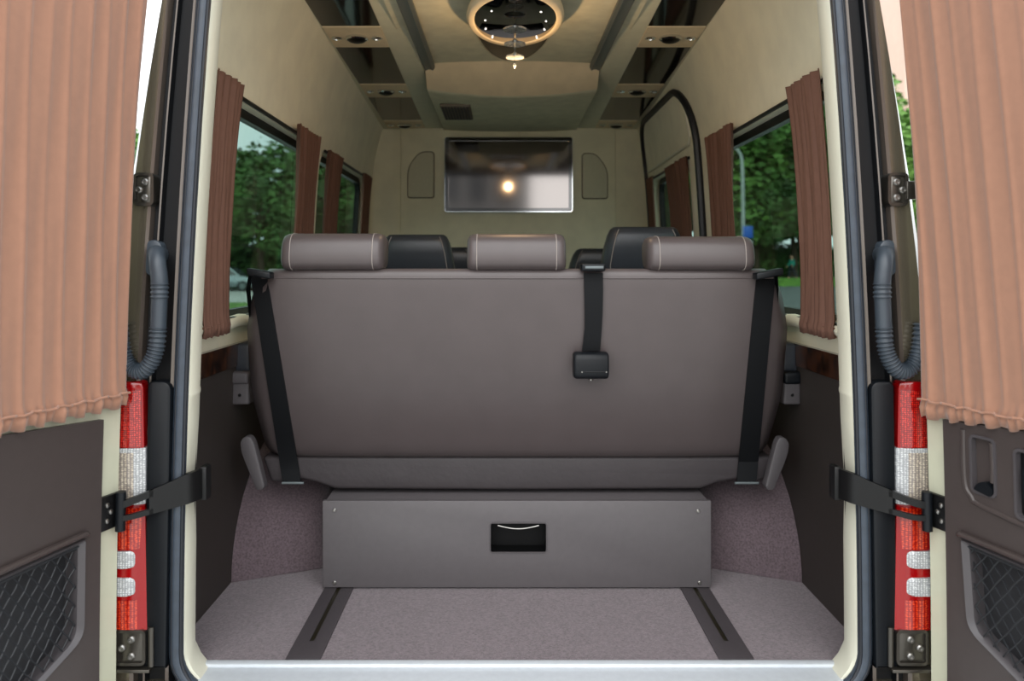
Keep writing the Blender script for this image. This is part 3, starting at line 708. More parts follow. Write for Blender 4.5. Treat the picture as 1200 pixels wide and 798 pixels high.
# ------------------------------------------------------------------ check straps
for s in (-1, 1):
    t = thing('door_check_strap', 'black metal check strap holding the open %s rear door' % SIDE[s], 'door strap', (s * .86, -.2, .39), 'door check straps')
    A = Vector(D(s, .02, .022, .415)); 
    pts = smooth_path([A, (s * .885, -.150, .418), (s * .84, -.128, .430), (s * .80, -.112, .442), (s * .768, -.095, .452), (s * .752, -.045, .452)], 6)
    N = len(pts); secs = []; secs2 = []
    def hgt(t_): return .040 + .030 * min(1, t_ * 1.3)
    def sec(p, t_, z0, z1, tdir):
        nrm = Vector((tdir.y, -tdir.x, 0)).normalized() * .005
        return [p + nrm + Vector((0, 0, z0)), p - nrm + Vector((0, 0, z0)), p - nrm + Vector((0, 0, z1)), p + nrm + Vector((0, 0, z1))]
    up, dn, full = [], [], []
    for i, p in enumerate(pts):
        tt = i / (N - 1); td = (pts[min(i + 1, N - 1)] - pts[max(i - 1, 0)]); h = hgt(tt) / 2
        if tt <= .40: up.append(sec(p, tt, h - .016, h, td)); dn.append(sec(p, tt, -h, -h + .012, td))
        if tt >= .36: full.append(sec(p, tt, -h, h, td))
    bm = loft(full); loft(up, bm=bm); loft(dn, bm=bm)
    obj('strap_arm', bm, 'black', t, angle=30)
    obj('bracket', mapv(box((.004, .0, .378), (.062, .012, .455), .003), lambda co: D(s, co.x, co.y, co.z)), 'black', t)
    obj('pivot', tube([D(s, .016, .022, .370), D(s, .016, .022, .458)], .011, 12), 'blackpl', t)
    for a, z in ((.046, .435), (.046, .40), (.036, .418)):
        c = Vector(D(s, a, .012, z)); ax = Vector((-s * CT, -ST, 0))
        obj('bolt', lathe([(.006, 0), (.006, .003), (.003, .005)], c, ax, 10), 'steel', t)
    obj('hook_pad', box((min(s * .742, s * .760), -.065, .412), (max(s * .742, s * .760), -.03, .492), .004), 'black', t)

# ------------------------------------------------------------------ wheel arches
for s in (-1, 1):
    secs = []
    # profile along Y from front face upward (quarter ellipse)
    n = 12; path = []
    for i in range(n + 1):
        a = PI / 2 * i / n; path.append((YD(2.445) + .52 * (1 - math.cos(a)), .385 * math.sin(a)))
    path.append((YD(3.6), .385))
    for i in range(1, 7):
        a = PI / 2 * i / 6; path.append((YD(3.6) + .35 * math.sin(a), .385 * math.cos(a)))
    for y, z in path:
        w = .26; r = .07
        cr = [(.875, 0), (.875, z)]
        skew = .0
        pts = [(.876, y, 0), (.876, y, z)]
        for j in range(7):
            a = PI / 2 * j / 6; pts.append((.62 + r - r * math.sin(a), y + .12 * ((.876 - (.62 + r - r * math.sin(a))) / .256) * max(0, 1 - (y - YD(2.445)) / .6), max(0, z - r * (1 - math.cos(a)) * min(1, z / r)) if False else max(z - min(r, z) * (1 - math.cos(a)), 0)))
        pts.append((.612, y + .12 * max(0, 1 - (y - YD(2.445)) / .6), 0))
        secs.append([(s * min(x, xin(zz_) - .015), yy, zz_) for x, yy, zz_ in pts])
    o = obj('wheel_arch', loft(secs), 'carpet2', angle=60)
    tag(o, 'mauve carpeted wheel arch bulging from the %s wall beside the storage box' % SIDE[s], 'wheel arch', 'carpeted wheel arches')

# ------------------------------------------------------------------ storage box
t = thing('storage_box', 'grey vinyl storage box with a recessed handle under the bench', 'storage box', (0, YD(2.393), .004))
bw, yb0, bz = .58, YD(2.393), .265
hx0, hx1, hz0, hz1 = -.079, .088, .112, .199
bm = box((-bw, yb0, .006), (bw, yb0 + .018, bz), .003)
bm = cut(bm, [loft([[((hx0 + hx1) / 2 + x, y, (hz0 + hz1) / 2 + z) for x, z in rrect(hx1 - hx0, hz1 - hz0, .008)] for y in (yb0 - .1, yb0 + .1)])])
fp = obj('front_panel', bm, 'bxvinyl', t)
bm = box((-bw + .004, yb0 + .018, .006), (bw - .004, YD(2.98), bz - .004), .003)
bm = cut(bm, [box((hx0 - .004, yb0 - .1, hz0 - .004), (hx1 + .004, yb0 + .075, hz1 + .004))])
obj('box_body', bm, 'bxvinyl', t)
rc = [((hx0 + hx1) / 2 + x, (hz0 + hz1) / 2 + z) for x, z in rrect(hx1 - hx0 - .001, hz1 - hz0 - .001, .008)]
bm = loft([[(a, yb0 + .001, z) for a, z in rc], [(a, yb0 + .06, z) for a, z in rc]], cap=False); bm.faces.new([v for v in bm.verts][len(rc):])
hc = obj('handle_cup', bm, mat('cup_black', (4, 4, 5), .5, spec=.2), t, label='black recessed handle cup')
obj('cup_rim', ringframe(hx0 - .003, hx1 + .003, hz0 - .003, hz1 + .003, yb0 - .002, yb0 + .002, .010, .004, lambda a, n_, z: (a, n_, z)), 'pocketframe', hc)
obj('handle_lip', tube([(hx0 + .022 + (hx1 - hx0 - .044) * i / 12, yb0 + .008, hz1 - .010 - .010 * math.sin(PI * i / 12)) for i in range(13)], .0024, 8), 'steel', hc, label='bright curved lip')
for px, py in ((392, 598), (818, 599), (392, 683), (820, 683)):
    p = P(px, py, 2.393)
    obj('screw', lathe([(.006, 0), (.006, .001), (.004, .003), (.0015, .0032)], (p.x, yb0, p.z), (0, -1, 0), 12), 'steel', t, label='small steel screw')

# ------------------------------------------------------------------ bench seat
t = thing('bench_seat', 'wide taupe leather rear bench with three headrests, seen from behind', 'bench seat', (0, YD(2.6), .265))
def interp(tab, x):
    for (x0, y0), (x1, y1) in zip(tab, tab[1:]):
        if x <= x1: u = (x - x0) / (x1 - x0); u = u * u * (3 - 2 * u) * .5 + u * .5; return y0 + (y1 - y0) * u
    return tab[-1][1]
ZB0, ZB1 = .372, .958
def bw_(t_): return interp([(0, .770), (.08, .782), (.35, .795), (.7, .790), (.88, .768), (1, .725)], t_)
def by(t_): return YD(2.462 - .36 * t_ + .160 * t_ * t_)                     # rear face
def back_y(x, t_):                                           # rear face with gentle crown
    w = bw_(t_); return by(t_) + .028 * (abs(x) / w) ** 4 - .008 * math.sin(PI * t_)
secs = []
ts = [0, .012, .03, .06, .1, .2, .3, .4, .5, .6, .7, .8, .86, .91, .95, .975, .99, 1.0]
for t_ in ts:
    z = ZB0 + (ZB1 - ZB0) * t_; w = bw_(t_); e = 0
    if t_ > .95: e = .018 * (1 - math.sqrt(max(0, 1 - ((t_ - .95) / .05) ** 2)))
    if t_ < .06: e = .030 * (1 - math.sqrt(max(0, 1 - ((.06 - t_) / .06) ** 2)))
    thk = .13
    ring = []
    nn = 40
    for i in range(nn + 1):
        u = -1 + 2 * i / nn; x = u * w; cr = max(0, (abs(u) - .94) / .06)
        ring.append((x * (1 - e * .3), by(t_) + e + .022 * abs(u) ** 6 + .035 * (1 - math.sqrt(max(0, 1 - cr ** 2))), z))
    for i in range(nn + 1):
        u = 1 - 2 * i / nn; cr = max(0, (abs(u) - .94) / .06)
        ring.append((u * w * (1 - e * .3), by(t_) + thk - e - .035 * (1 - math.sqrt(max(0, 1 - cr ** 2))), z))
    secs.append(ring)
back = obj('backrest', loft(secs), 'leather', t, angle=50)
tt = .955; zpp = ZB0 + (ZB1 - ZB0) * tt
pts = [(u * bw_(tt) * .985, by(tt) + .022 * abs(u) ** 6 - .0005, zpp + .0) for u in [-1 + 2 * i / 40 for i in range(41)]]
obj('piping', tube(pts, .0026, 6), 'leather', back)
# lower flap / seat base
def PZ(px, py, d=2.47): p = P(px, py, d); return (p.x, p.z)
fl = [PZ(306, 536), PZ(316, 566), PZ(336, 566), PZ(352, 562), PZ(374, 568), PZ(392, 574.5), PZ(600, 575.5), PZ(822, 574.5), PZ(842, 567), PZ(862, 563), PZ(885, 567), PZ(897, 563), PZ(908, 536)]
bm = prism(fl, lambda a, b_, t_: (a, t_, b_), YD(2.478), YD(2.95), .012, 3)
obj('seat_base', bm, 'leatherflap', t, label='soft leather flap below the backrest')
bm = box((-.765, YD(2.50), .372), (.765, YD(3.02), .47), .035, 4); obj('seat_cushion', bm, 'leather', t)
# headrests
for px0, px1, py0, py1 in ((327, 448, 272.5, 317), (547, 664, 273, 317.5), (761, 887, 276, 317.5)):
    d = 2.245; x0 = P(px0, 0, d).x; x1 = P(px1, 0, d).x; z1 = P(0, py0, d).z; z0 = P(0, py1, d).z + .0
    h = z1 - z0; yc = YD(2.245) + .07; secs = []
    prof_ = []
    for i in range(28):
        a = 2 * PI * i / 28; ca, sa = math.cos(a), math.sin(a)
        e_ = 2 / 3.1
        prof_.append((math.copysign(abs(ca) ** e_, ca), math.copysign(abs(sa) ** e_, sa)))
    W_ = x1 - x0
    for u in (0, .02, .05, .09, .12, .3, .5, .7, .88, .91, .95, .98, 1):
        ed_ = min(u, 1 - u); k_ = 1 if ed_ > .085 else (.70 + .30 * math.sqrt(max(0, 1 - (1 - ed_ / .085) ** 2)))
        secs.append([(x0 + W_ * u, yc + c_ * .070 * k_ + (.008 * sn), (z0 + z1) / 2 + sn * h / 2 * (k_ if sn > 0 else .5 * k_ + .5)) for c_, sn in prof_])
    hd = obj('headrest', loft(secs), 'leather', t, angle=55)
    for u in (.10, .90):
        pts = [(x0 + W_ * u, yc + c_ * .0707 + .008 * sn, (z0 + z1) / 2 + sn * h / 2 * 1.006) for c_, sn in prof_]
        obj('seam_stitching', tube(pts, .0014, 5, closed=True), 'stitch', hd, label='pale stitched seam')
    for u in (.32, .68):
        obj('headrest_post', tube([(x0 + W_ * u, yc, z0 + .03), (x0 + W_ * u, yc + .01, z0 - .06)], .006, 8), 'chrome', hd)
# seat belts (bolted to the bench)
def on_back(px, py):
    # point on the back's rear surface seen at the photo position
    d = 2.35
    for _ in range(12):
        p = P(px, py, d); tq = min(max((p.z - ZB0) / (ZB1 - ZB0), 0), 1); u = min(1, abs(p.x) / bw_(tq)); cr = max(0, (u - .94) / .06)
        y = by(tq) + .022 * u ** 6 + .035 * (1 - math.sqrt(max(0, 1 - min(cr, 1) ** 2))); d = y - CAMY - .0045
    return P(px, py, d)
def ribbon(c0, c1, th=.0022):
    secs = []
    for a, b_ in zip(c0, c1):
        a, b_ = Vector(a), Vector(b_); o_ = Vector((0, -th, 0)); secs.append([a + o_, b_ + o_, b_ - o_, a - o_])
    return loft(secs)
for s, top, bot in ((-1, (293, 312), (331.5, 353)), (1, (887, 909), (863, 886))):
    c0, c1 = [], []
    yt_, yb_ = 319, 541
    for i in range(9):
        py = yt_ + (yb_ - yt_) * i / 8; u = (py - yt_) / (566 - yt_)
        c0.append(on_back(top[0] + (bot[0] - top[0]) * u, py)); c1.append(on_back(top[1] + (bot[1] - top[1]) * u, py))
    for py in (553, 566):
        u = (py - yt_) / (566 - yt_); c0.append(P(top[0] + (bot[0] - top[0]) * u, py, 2.468)); c1.append(P(top[1] + (bot[1] - top[1]) * u, py, 2.468))
    sb = obj('seat_belt', ribbon(c0, c1), 'strap', t, label='black seat belt down the %s side of the backrest' % SIDE[s])
    p0 = P(290 if s < 0 else 885, 318, 2.235); p1 = P(318 if s < 0 else 917, 323, 2.235)
    if s > 0: p0, p1 = P(885, 324, 2.235), P(917, 318, 2.235)
    bm = box((p0.x, min(p0.y, p1.y) - .012, -.010), (p1.x, p0.y + .03, .010), .005, 3)
    mapv(bm, lambda co: (co.x, co.y, co.z + p0.z + (p1.z - p0.z) * (co.x - p0.x) / (p1.x - p0.x)))
    g = obj('belt_guide', bm, 'blackpl', sb, label='ribbed black belt guide')
    # loop going over the outer shoulder
    ox = s * .745
    e = P(286 if s < 0 else 915, 340, 2.27); e2 = P(288 if s < 0 else 914, 372, 2.29); e0 = P(289 if s < 0 else 914, 320, 2.25)
    obj('belt_tail', ribbon([e0 + Vector((0, .02, 0)), e + Vector((0, .02, 0)), e2 + Vector((0, .03, 0))], [e0 + Vector((0, .055, 0)), e + Vector((0, .055, 0)), e2 + Vector((0, .06, 0))]), 'strap', sb)
    a = P(bot[0] - 1 if s < 0 else bot[0] - 2, 566, 2.462); b_ = P(bot[1] + 3, 566, 2.462)
    obj('belt_anchor', tube([a, b_], .004, 8), 'aludark', sb)
pyl = [(320, 684, 706.5), (340, 684.5, 706.5), (365, 685, 706), (385, 685, 705), (398, 683.5, 704), (411, 682, 703)]
sb = obj('seat_belt', ribbon([on_back(a, y) + Vector((0, -.004 if y > 325 else 0, 0)) for y, a, _ in pyl], [on_back(b_, y) + Vector((0, -.004 if y > 325 else 0, 0)) for y, _, b_ in pyl]), 'strap', t, label='short black seat belt right of the middle headrest')
p0 = P(681, 0, 2.235); p1 = P(709, 0, 2.235); zc = P(0, 313.5, 2.235).z
g = obj('belt_guide', box((p0.x, p0.y - .014, zc - .010), (p1.x, p0.y + .06, zc + .011), .005, 3), 'blackpl', sb, label='black belt guide with a grey slot')
obj('guide_slot', box((p0.x + .01, p0.y - .016, zc - .003), (p1.x - .006, p0.y - .010, zc + .004), .001), 'aludark', g)
c0 = on_back(671, 428); c1 = on_back(711, 428); zt_ = P(0, 411, c0.y - CAMY).z; zb_ = P(0, 442, c0.y - CAMY).z
secs = []
for u in (0, .03, .08, .2, .25, .95, .98, 1):
    k_ = {0: .86, .03: .95, 1: .86, .98: .95}.get(u, 1)
    secs.append([(c0.x + (c1.x - c0.x) * u, c0.y - .024 + (.030 * a) * k_, (zt_ + zb_) / 2 + (zt_ - zb_) / 2 * b_ * k_) for a, b_ in [(math.copysign(abs(math.cos(q)) ** .55, math.cos(q)), math.copysign(abs(math.sin(q)) ** .55, math.sin(q))) for q in [2 * PI * i / 24 for i in range(24)]]])
rt = obj('belt_retractor', loft(secs), 'blackpl', sb, angle=45, label='black belt retractor housing')
obj('retractor_seam', tube([(c0.x + .02, c0.y - .0535, zb_ + .022), (c1.x - .006, c0.y - .0535, zb_ + .022)], .0012, 5), 'black', rt)
for xx in (c0.x + .022, c1.x - .008): obj('rivet', lathe([(.0025, 0), (.002, .001)], (xx, c0.y - .054, zb_ + .022), (0, -1, 0), 8), 'steel', rt)
obj('retractor_bolt', lathe([(.006, 0), (.006, .004), (.003, .006)], ((c0.x + c1.x) / 2, c0.y - .03, zb_ - .001), (0, 0, -1), 10), 'steel', rt)
# recliner levers and armrest stubs
for s in (-1, 1):
    if s < 0: pl = [(283, 517), (287, 511), (294, 510), (299, 517), (312, 569), (309, 573), (302, 573), (289, 541), (284, 528)]
    else: pl = [(923, 518), (919, 512), (912, 511), (908, 518), (895, 569), (898, 573), (905, 573), (918, 541), (922, 529)]
    pp = round_poly([PZ(x, y, 2.40) for x, y in pl], .012, 3)
    lv = obj('recliner_lever', prism(pp, lambda a, b_, t_: (a, t_, b_), YD(2.385), YD(2.42), .004, 2), 'greypl', t, label='grey plastic lever at the %s end' % SIDE[s])
    xa, xb = (P(271, 0, 2.45).x, P(293, 0, 2.45).x) if s < 0 else (P(917, 0, 2.45).x, P(937.5, 0, 2.45).x)
    z0, z1, z2 = P(0, 474, 2.45).z, P(0, 450, 2.45).z, P(0, 436, 2.45).z
    ar = obj('armrest', box((xa, YD(2.44), z0), (xb, YD(2.53), z2), .008, 3), 'greypl', t, label='grey plastic armrest bracket at the %s end' % SIDE[s])
    obj('armrest_cap', box((xa - .002, YD(2.432), z1), (xb + .002, YD(2.53), z2 + .003), .012, 4), 'blackpl' if s > 0 else 'greypl', ar)
    obj('bracket_screw', lathe([(.005, 0), (.004, .002)], ((xa + xb) / 2, YD(2.44), z0 + .03), (0, -1, 0), 10), 'black', ar)
    obj('armrest_pad', box((xa + .002, YD(2.46), z2 - .005), (xb - .001, YD(2.9), P(0, 403, 2.45).z), .012, 3), 'bleather', ar)

# ------------------------------------------------------------------ armchairs in front
def armchair(label, cx, d, ztop, wtop, gname):
    y = YD(d)
    t = thing('armchair', label, 'chair', (cx, y + .1, 0), gname)
    secs = []
    for tz, w, dep in ((0, .46, .10), (.05, .50, .13), (.4, .52, .14), (.62, .50, .13), (.70, .40, .11)):
        z = .45 + (ztop - .45) * tz; yy = y + .16 - .14 * tz
        secs.append([(cx + a, yy + b_, z) for a, b_ in rrect(w, dep, .05)])
    obj('backrest', loft(secs), 'bleather', t, angle=50)
    secs = []
    for tz, w, dep in ((.66, wtop * .96, .10), (.70, wtop * 1.14, .13), (.78, wtop * 1.15, .14), (.88, wtop * 1.08, .14), (.95, wtop * 1.0, .125), (.985, wtop * .93, .10), (1, wtop * .84, .06)):
        z = .45 + (ztop - .45) * tz; yy = y + .16 - .14 * tz
        secs.append([(cx + a, yy + b_, z) for a, b_ in rrect(w, dep, .045)])
    hd = obj('headrest', loft(secs), 'bleather', t, angle=50)
    for q in (-1, 1):
        pts = []
        for tz, w in ((.70, 1.14), (.78, 1.15), (.88, 1.08), (.95, 1.0), (.985, .93)):
            z = .45 + (ztop - .45) * tz; dep = {.70: .13, .78: .14, .88: .14, .95: .125, .985: .10}[tz]
            pts.append((cx + q * (wtop * w / 2 - .028), y + .16 - .14 * tz - dep / 2 - .0005, z))
        obj('seam_stitching', tube(pts, .0016, 5), 'stitch', hd, label='pale stitched seam')
    obj('seat_cushion', box((cx - .25, y + .10, .34), (cx + .25, y + .60, .48), .05, 4), 'bleather', t)
    for q in (-1, 1):
        obj('armrest', box((cx + q * .29 - .035, y + .12, .60), (cx + q * .29 + .035, y + .52, .66), .02, 3), 'bleather', t)
        obj('armrest_support', box((cx + q * .29 - .02, y + .16, .36), (cx + q * .29 + .02, y + .24, .61), .006), 'black', t)
    obj('pedestal', box((cx - .18, y + .16, .0), (cx + .18, y + .54, .35), .02), 'black', t)
    return t
armchair('black leather armchair behind the gap between left and middle bench headrests', -.405, 3.36, 1.095, .275, 'black armchairs in the front of the cabin')
armchair('taller black leather armchair behind the right bench headrest', .515, 3.16, 1.118, .285, 'black armchairs in the front of the cabin')
armchair('black armchair seen low between middle headrest and belt guide', .52, 4.10, 1.052, .40, 'black armchairs in the front of the cabin')
armchair('black armchair mostly hidden behind the middle bench headrest', -.40, 4.10, 1.058, .42, 'black armchairs in the front of the cabin')

# ------------------------------------------------------------------ outside
GZ = -.64
bm = box((-150, -60, GZ - .3), (150, 170, GZ)); g = struct('ground', bm, 'asphalt')
# left verge with kerb near, and far lawn
def lawn(name, lab, x0, x1, y0, y1, h):
    bm = prism([(y0, GZ), (y0 + .6, GZ + h), (y1, GZ + h), (y1, GZ)], lambda a, b_, t_: (t_, a, b_), x0, x1)
    o = obj(name, bm, 'grass'); tag(o, lab, 'grass', kind='stuff')
lawn('lawn', 'strip of green lawn beyond the left window beside the road', -60, -7, 22, 31, .06)
lawn('lawn', 'far lawn under the trees beyond the left window', -90, -8, 58, 120, .3)
lawn('lawn', 'green lawn bank beyond the road outside the right window', 10, 100, 57, 130, .55)

bm = box((9, 4, GZ - .02), (110, 57.2, GZ + .012)); o = struct('road', bm, mat('dark_asphalt', (92, 96, 96), .9, noise=.06, nscale=2)); o['label'] = 'grey asphalt road outside the right windows'
def leaf_mesh(name, seed, n, clumps, size, m):
    rnd = random.Random(seed); verts = []; faces = []
    for cx, cy, cz, rx, ry, rz, share in clumps:
        for _ in range(int(n * share)):
            while True:
                v = Vector((rnd.uniform(-1, 1), rnd.uniform(-1, 1), rnd.uniform(-1, 1)))
                if .25 < v.length < 1: break
            if v.length < .6 and rnd.random() < .5: v = v.normalized() * rnd.uniform(.7, 1)
            c = Vector((cx + v.x * rx, cy + v.y * ry, cz + v.z * rz)); s_ = size * rnd.uniform(.5, 1.3)
            nrm = (v + Vector((rnd.uniform(-1, 1), rnd.uniform(-1, 1), rnd.uniform(-.2, 1)))).normalized(); a, b_ = frame_of(nrm)
            k_ = len(verts)
            verts += [c - a * s_, c + b_ * s_ * .55 + nrm * s_ * .12, c + a * s_, c - b_ * s_ * .55 + nrm * s_ * .12]; faces.append((k_, k_ + 1, k_ + 2, k_ + 3))
    me = bpy.data.meshes.new(name); me.from_pydata(verts, [], faces); me.materials.append(M[m]); return me
rnd = random.Random(3)
leafsets = []
for v in range(3):
    cl = [(0, 0, 5.2, 2.4, 2.4, 2.6, .32)]
    for _ in range(9):
        a = rnd.uniform(0, 2 * PI); r_ = rnd.uniform(1.2, 2.3); cl.append((r_ * math.cos(a), r_ * math.sin(a), rnd.uniform(2.6, 7.6), rnd.uniform(1, 1.6), rnd.uniform(1, 1.6), rnd.uniform(.8, 1.4), .075))
    leafsets.append(leaf_mesh('crown_%d' % v, v, 7000, cl, .22, 'leafA' if v != 1 else 'leafB'))
leafsets.append(leaf_mesh('loose_crown', 21, 3600, [(0, 0, 5.0, 2.6, 2.6, 2.8, .25)] + [(2.2 * math.cos(a), 2.2 * math.sin(a), 3.0 + 4.8 * ((a * 1.7) % 1), 1.2, 1.2, 1.0, .094) for a in [i * .785 for i in range(8)]], .2, 'leafA'))
bushset = leaf_mesh('bush', 9, 3500, [(0, 0, .9, 1.5, 1.2, 1.0, .5), (.9, .3, .8, 1, 1, .8, .25), (-.9, -.2, .8, 1, 1, .8, .25)], .13, 'leafA')
trunkmesh = None
def tree(x, y, sc, v, lab, grp, z=GZ):
    global trunkmesh
    t = thing('tree', lab, 'tree', (x, y, z), grp)
    t.scale = (sc, sc, sc); t.rotation_euler.z = rnd.uniform(0, 6.28)
    c = bpy.data.objects.new('crown', leafsets[v]); C.objects.link(c); c.parent = t
    if trunkmesh is None:
        b = tube(smooth_path([(0, 0, -.1), (.08, .03, 1.5), (-.05, .1, 3.2), (.1, 0, 5.5)], 4), .22, 8, rfun=lambda t_, i: 1.3 - t_)
        for k_ in range(5):
            a = k_ * 1.3; tube(smooth_path([(0, 0, 2.0 + k_ * .5), (.7 * math.cos(a), .7 * math.sin(a), 3.2 + k_ * .5), (1.5 * math.cos(a), 1.5 * math.sin(a), 4.6 + k_ * .4)], 3), .09, 6, rfun=lambda t_, i: 1.1 - .8 * t_, bm=b)
        me = bpy.data.meshes.new('trunk'); b.to_mesh(me); b.free(); me.materials.append(M['bark']); trunkmesh = me
    k_ = bpy.data.objects.new('trunk', trunkmesh); C.objects.link(k_); k_.parent = t
LT = 'leafy green tree standing outside beyond the left windows'
RT = 'leafy green tree standing on the lawn outside the right windows'
for x, y, sc, v in ((-20.5, 50, 1.15, 3), (-15.5, 49, 1.0, 3), (-27, 62, 1.4, 1), (-19, 66, 1.6, 3), (-13, 60, 1.5, 2), (-29, 55, 1.3, 0), (-10, 66, 1.6, 0), (-23.5, 56, 1.2, 3), (-16.8, 58, 1.45, 3), (-34, 66, 1.6, 1), (-12, 72, 1.7, 1), (-24, 44, .9, 0)):
    tree(x, y, sc, v, LT, 'trees beyond the left windows')
for x, y, sc, v in ((19, 64, 1.7, 1), (22.5, 67, 1.9, 0), (26, 68, 2.0, 1), (16, 70, 2.0, 0), (29, 72, 2.2, 1), (33, 74, 1.8, 0), (13, 72, 1.9, 0), (21, 76, 2.3, 1), (26, 80, 2.4, 0), (17, 80, 2.4, 1), (24, 64.5, 1.2, 0), (20.5, 63.5, 1.1, 0), (38, 70, 1.6, 1)):
    tree(x, y, sc, v, RT, 'trees beyond the right windows', GZ + .5)
for x, y in ((-19.4, 51.5), (-17.6, 52), (-21.5, 52), (-15.6, 51), (-13.4, 52)):
    o = bpy.data.objects.new('bush', bushset); C.objects.link(o); o.location = (x, y, GZ); o.scale = (1.3, 1.3, 1.7)
    tag(o, 'dark bush behind the parked car beyond the left window', 'bush', 'bushes beyond the left windows')
for x, y in ((19.5, 66), (21.2, 66.5), (23.4, 67), (25.4, 67), (27.4, 68), (17.5, 66)):
    o = bpy.data.objects.new('bush', bushset); C.objects.link(o); o.location = (x, y, GZ + .5); o.scale = (1.3, 1.3, 1.6)
    tag(o, 'dark bush at the foot of the trees outside the right window', 'bush', 'bushes beyond the right windows')

# parked car
t = thing('car', 'silver car parked beyond the left rear window', 'car', (-17.0, 47, GZ))
def CX(a, b_, t_): return (-17.0 + a, 47 + t_, GZ + b_)
prof_ = round_poly([(-2.1, .25), (2.1, .25), (2.15, .62), (1.95, .82), (1.15, .93), (-1.95, .95), (-2.15, .8)], .1)
obj('car_body', prism(prof_, CX, -.85, .85, .06, 3), 'carpaint', t)
cab = round_poly([(-1.9, .93), (1.15, .93), (.45, 1.45), (-1.3, 1.48)], .12)
obj('car_roof', loft([[CX(a, b_, -.80 + (b_ - .93) * .3) for a, b_ in cab], [CX(a, b_, .80 - (b_ - .93) * .3) for a, b_ in cab]]), 'carpaint', t)
gl = round_poly([(-1.68, .97), (.95, .97), (.38, 1.39), (-1.2, 1.41)], .08)
for q in (-1, 1):
    obj('side_glass', loft([[CX(a, b_, q * (.805 - (b_ - .93) * .3)) for a, b_ in gl], [CX(a, b_, q * (.79 - (b_ - .93) * .3)) for a, b_ in gl]]), 'carglass', t)
    obj('head_light', box(CX(1.95, .62, q * .62 - .16), CX(2.17, .78, q * .62 + .16), .03), 'white', t)
    for a in (-1.3, 1.3):
        wv = obj('wheel', lathe([(.2, -.1), (.3, -.1), (.32, -.06), (.32, .06), (.3, .1), (.2, .1)], CX(a, .32, q * .78), (0, 1, 0), 20), 'tyre', t)
        obj('wheel_rim', lathe([(.05, -.11), (.2, -.105), (.2, .105), (.05, .11)], CX(a, .32, q * .78), (0, 1, 0), 16), 'aludark', wv)

# walking person
def skin_body(name, verts, edges, radii, material, parent, sub=2):
    me = bpy.data.meshes.new(name); base = WL[parent]
    me.from_pydata([Vector(v) for v in verts], edges, []); me.materials.append(M[material])
    o = bpy.data.objects.new(name, me); C.objects.link(o); o.parent = parent; o.location = (0, 0, 0); WL[o] = base.copy()
    m = o.modifiers.new('skin', 'SKIN'); m.use_smooth_shade = True
    for i, r_ in enumerate(radii): o.data.skin_vertices[0].data[i].radius = (r_, r_)
    o.data.skin_vertices[0].data[0].use_root = True
    o.modifiers.new('sub', 'SUBSURF').levels = sub; o.modifiers['sub'].render_levels = sub
    return o
pp = P(928, 322, 61.0); t = thing('person', 'person in a teal jacket and dark trousers walking on the lawn outside', 'person', (pp.x, 61.0 + CAMY, GZ + .55))
V = [(0, 0, .95), (0, 0, 1.15), (0, 0, 1.38), (0, .02, 1.52), (-.03, .02, 1.64), (-.02, .02, 1.74),
     (-.02, .18, 1.40), (-.10, .23, 1.13), (-.26, .22, .94), (-.31, .22, .86), (.02, -.18, 1.40), (.10, -.23, 1.13), (-.04, -.24, .90), (-.08, -.24, .82),
     (0, .10, .90), (-.16, .10, .50), (-.14, .10, .08), (-.27, .10, .03), (0, -.10, .90), (.12, -.10, .50), (.34, -.10, .12), (.26, -.10, .03)]
E = [(0, 1), (1, 2), (2, 3), (3, 4), (4, 5), (2, 6), (6, 7), (7, 8), (8, 9), (2, 10), (10, 11), (11, 12), (12, 13), (0, 14), (14, 15), (15, 16), (16, 17), (0, 18), (18, 19), (19, 20), (20, 21)]
Rr = [.13, .12, .14, .055, .10, .085, .06, .045, .035, .035, .06, .045, .035, .035, .085, .06, .045, .04, .085, .06, .045, .04]
skin_body('body', V, E, Rr, 'skin', t)
idx = [0, 1, 2, 6, 7, 8, 10, 11, 12]; mp_ = {v: i for i, v in enumerate(idx)}
skin_body('jacket', [V[i] for i in idx], [(mp_[a], mp_[b_]) for a, b_ in E if a in mp_ and b_ in mp_], [.165, .155, .17, .085, .068, .055, .085, .068, .055], 'teal', t)
idx = [0, 14, 15, 16, 18, 19, 20]; mp_ = {v: i for i, v in enumerate(idx)}
skin_body('trousers', [V[i] for i in idx], [(mp_[a], mp_[b_]) for a, b_ in E if a in mp_ and b_ in mp_], [.15, .105, .08, .065, .105, .08, .065], 'navy', t)
skin_body('hair', [(.0, .02, 1.66), (.01, .02, 1.76)], [(0, 1)], [.105, .095], 'hair', t, 1)

# lamp post and blue sign
t = thing('street_lamp', 'pale curved street lamp post seen through the right window', 'street lamp', P(872, 335, 44)[:2] + (GZ,) if False else (P(872, 0, 44).x, YD(44), GZ))
x, y = P(872, 0, 44).x, YD(44)
obj('lamp_pole', tube(smooth_path([(x, y, GZ), (x - .05, y, 3), (x - .1, y, 6.2), (x - .25, y, 7.1), (x - .8, y, 7.5), (x - 1.5, y, 7.6)], 5), .10, 10, rfun=lambda t_, i: 1.2 - .6 * t_), 'pole', t)
obj('lamp_head', box((x - 2.3, y - .15, 7.5), (x - 1.4, y + .15, 7.68), .05), 'pole', t)
x = P(876, 0, 40).x; y = YD(40)
t = thing('road_sign', 'small blue road sign on a grey post outside the right window', 'sign', (x, y, GZ))
obj('sign_post', tube([(x, y, GZ), (x, y, P(0, 264, 40).z)], .03, 8), 'pole', t)
z0, z1 = P(0, 279, 40).z, P(0, 265, 40).z
obj('sign_plate', box((x - .25, y - .05, z0), (x + .25, y - .035, z1), .005), 'bluesign', t)
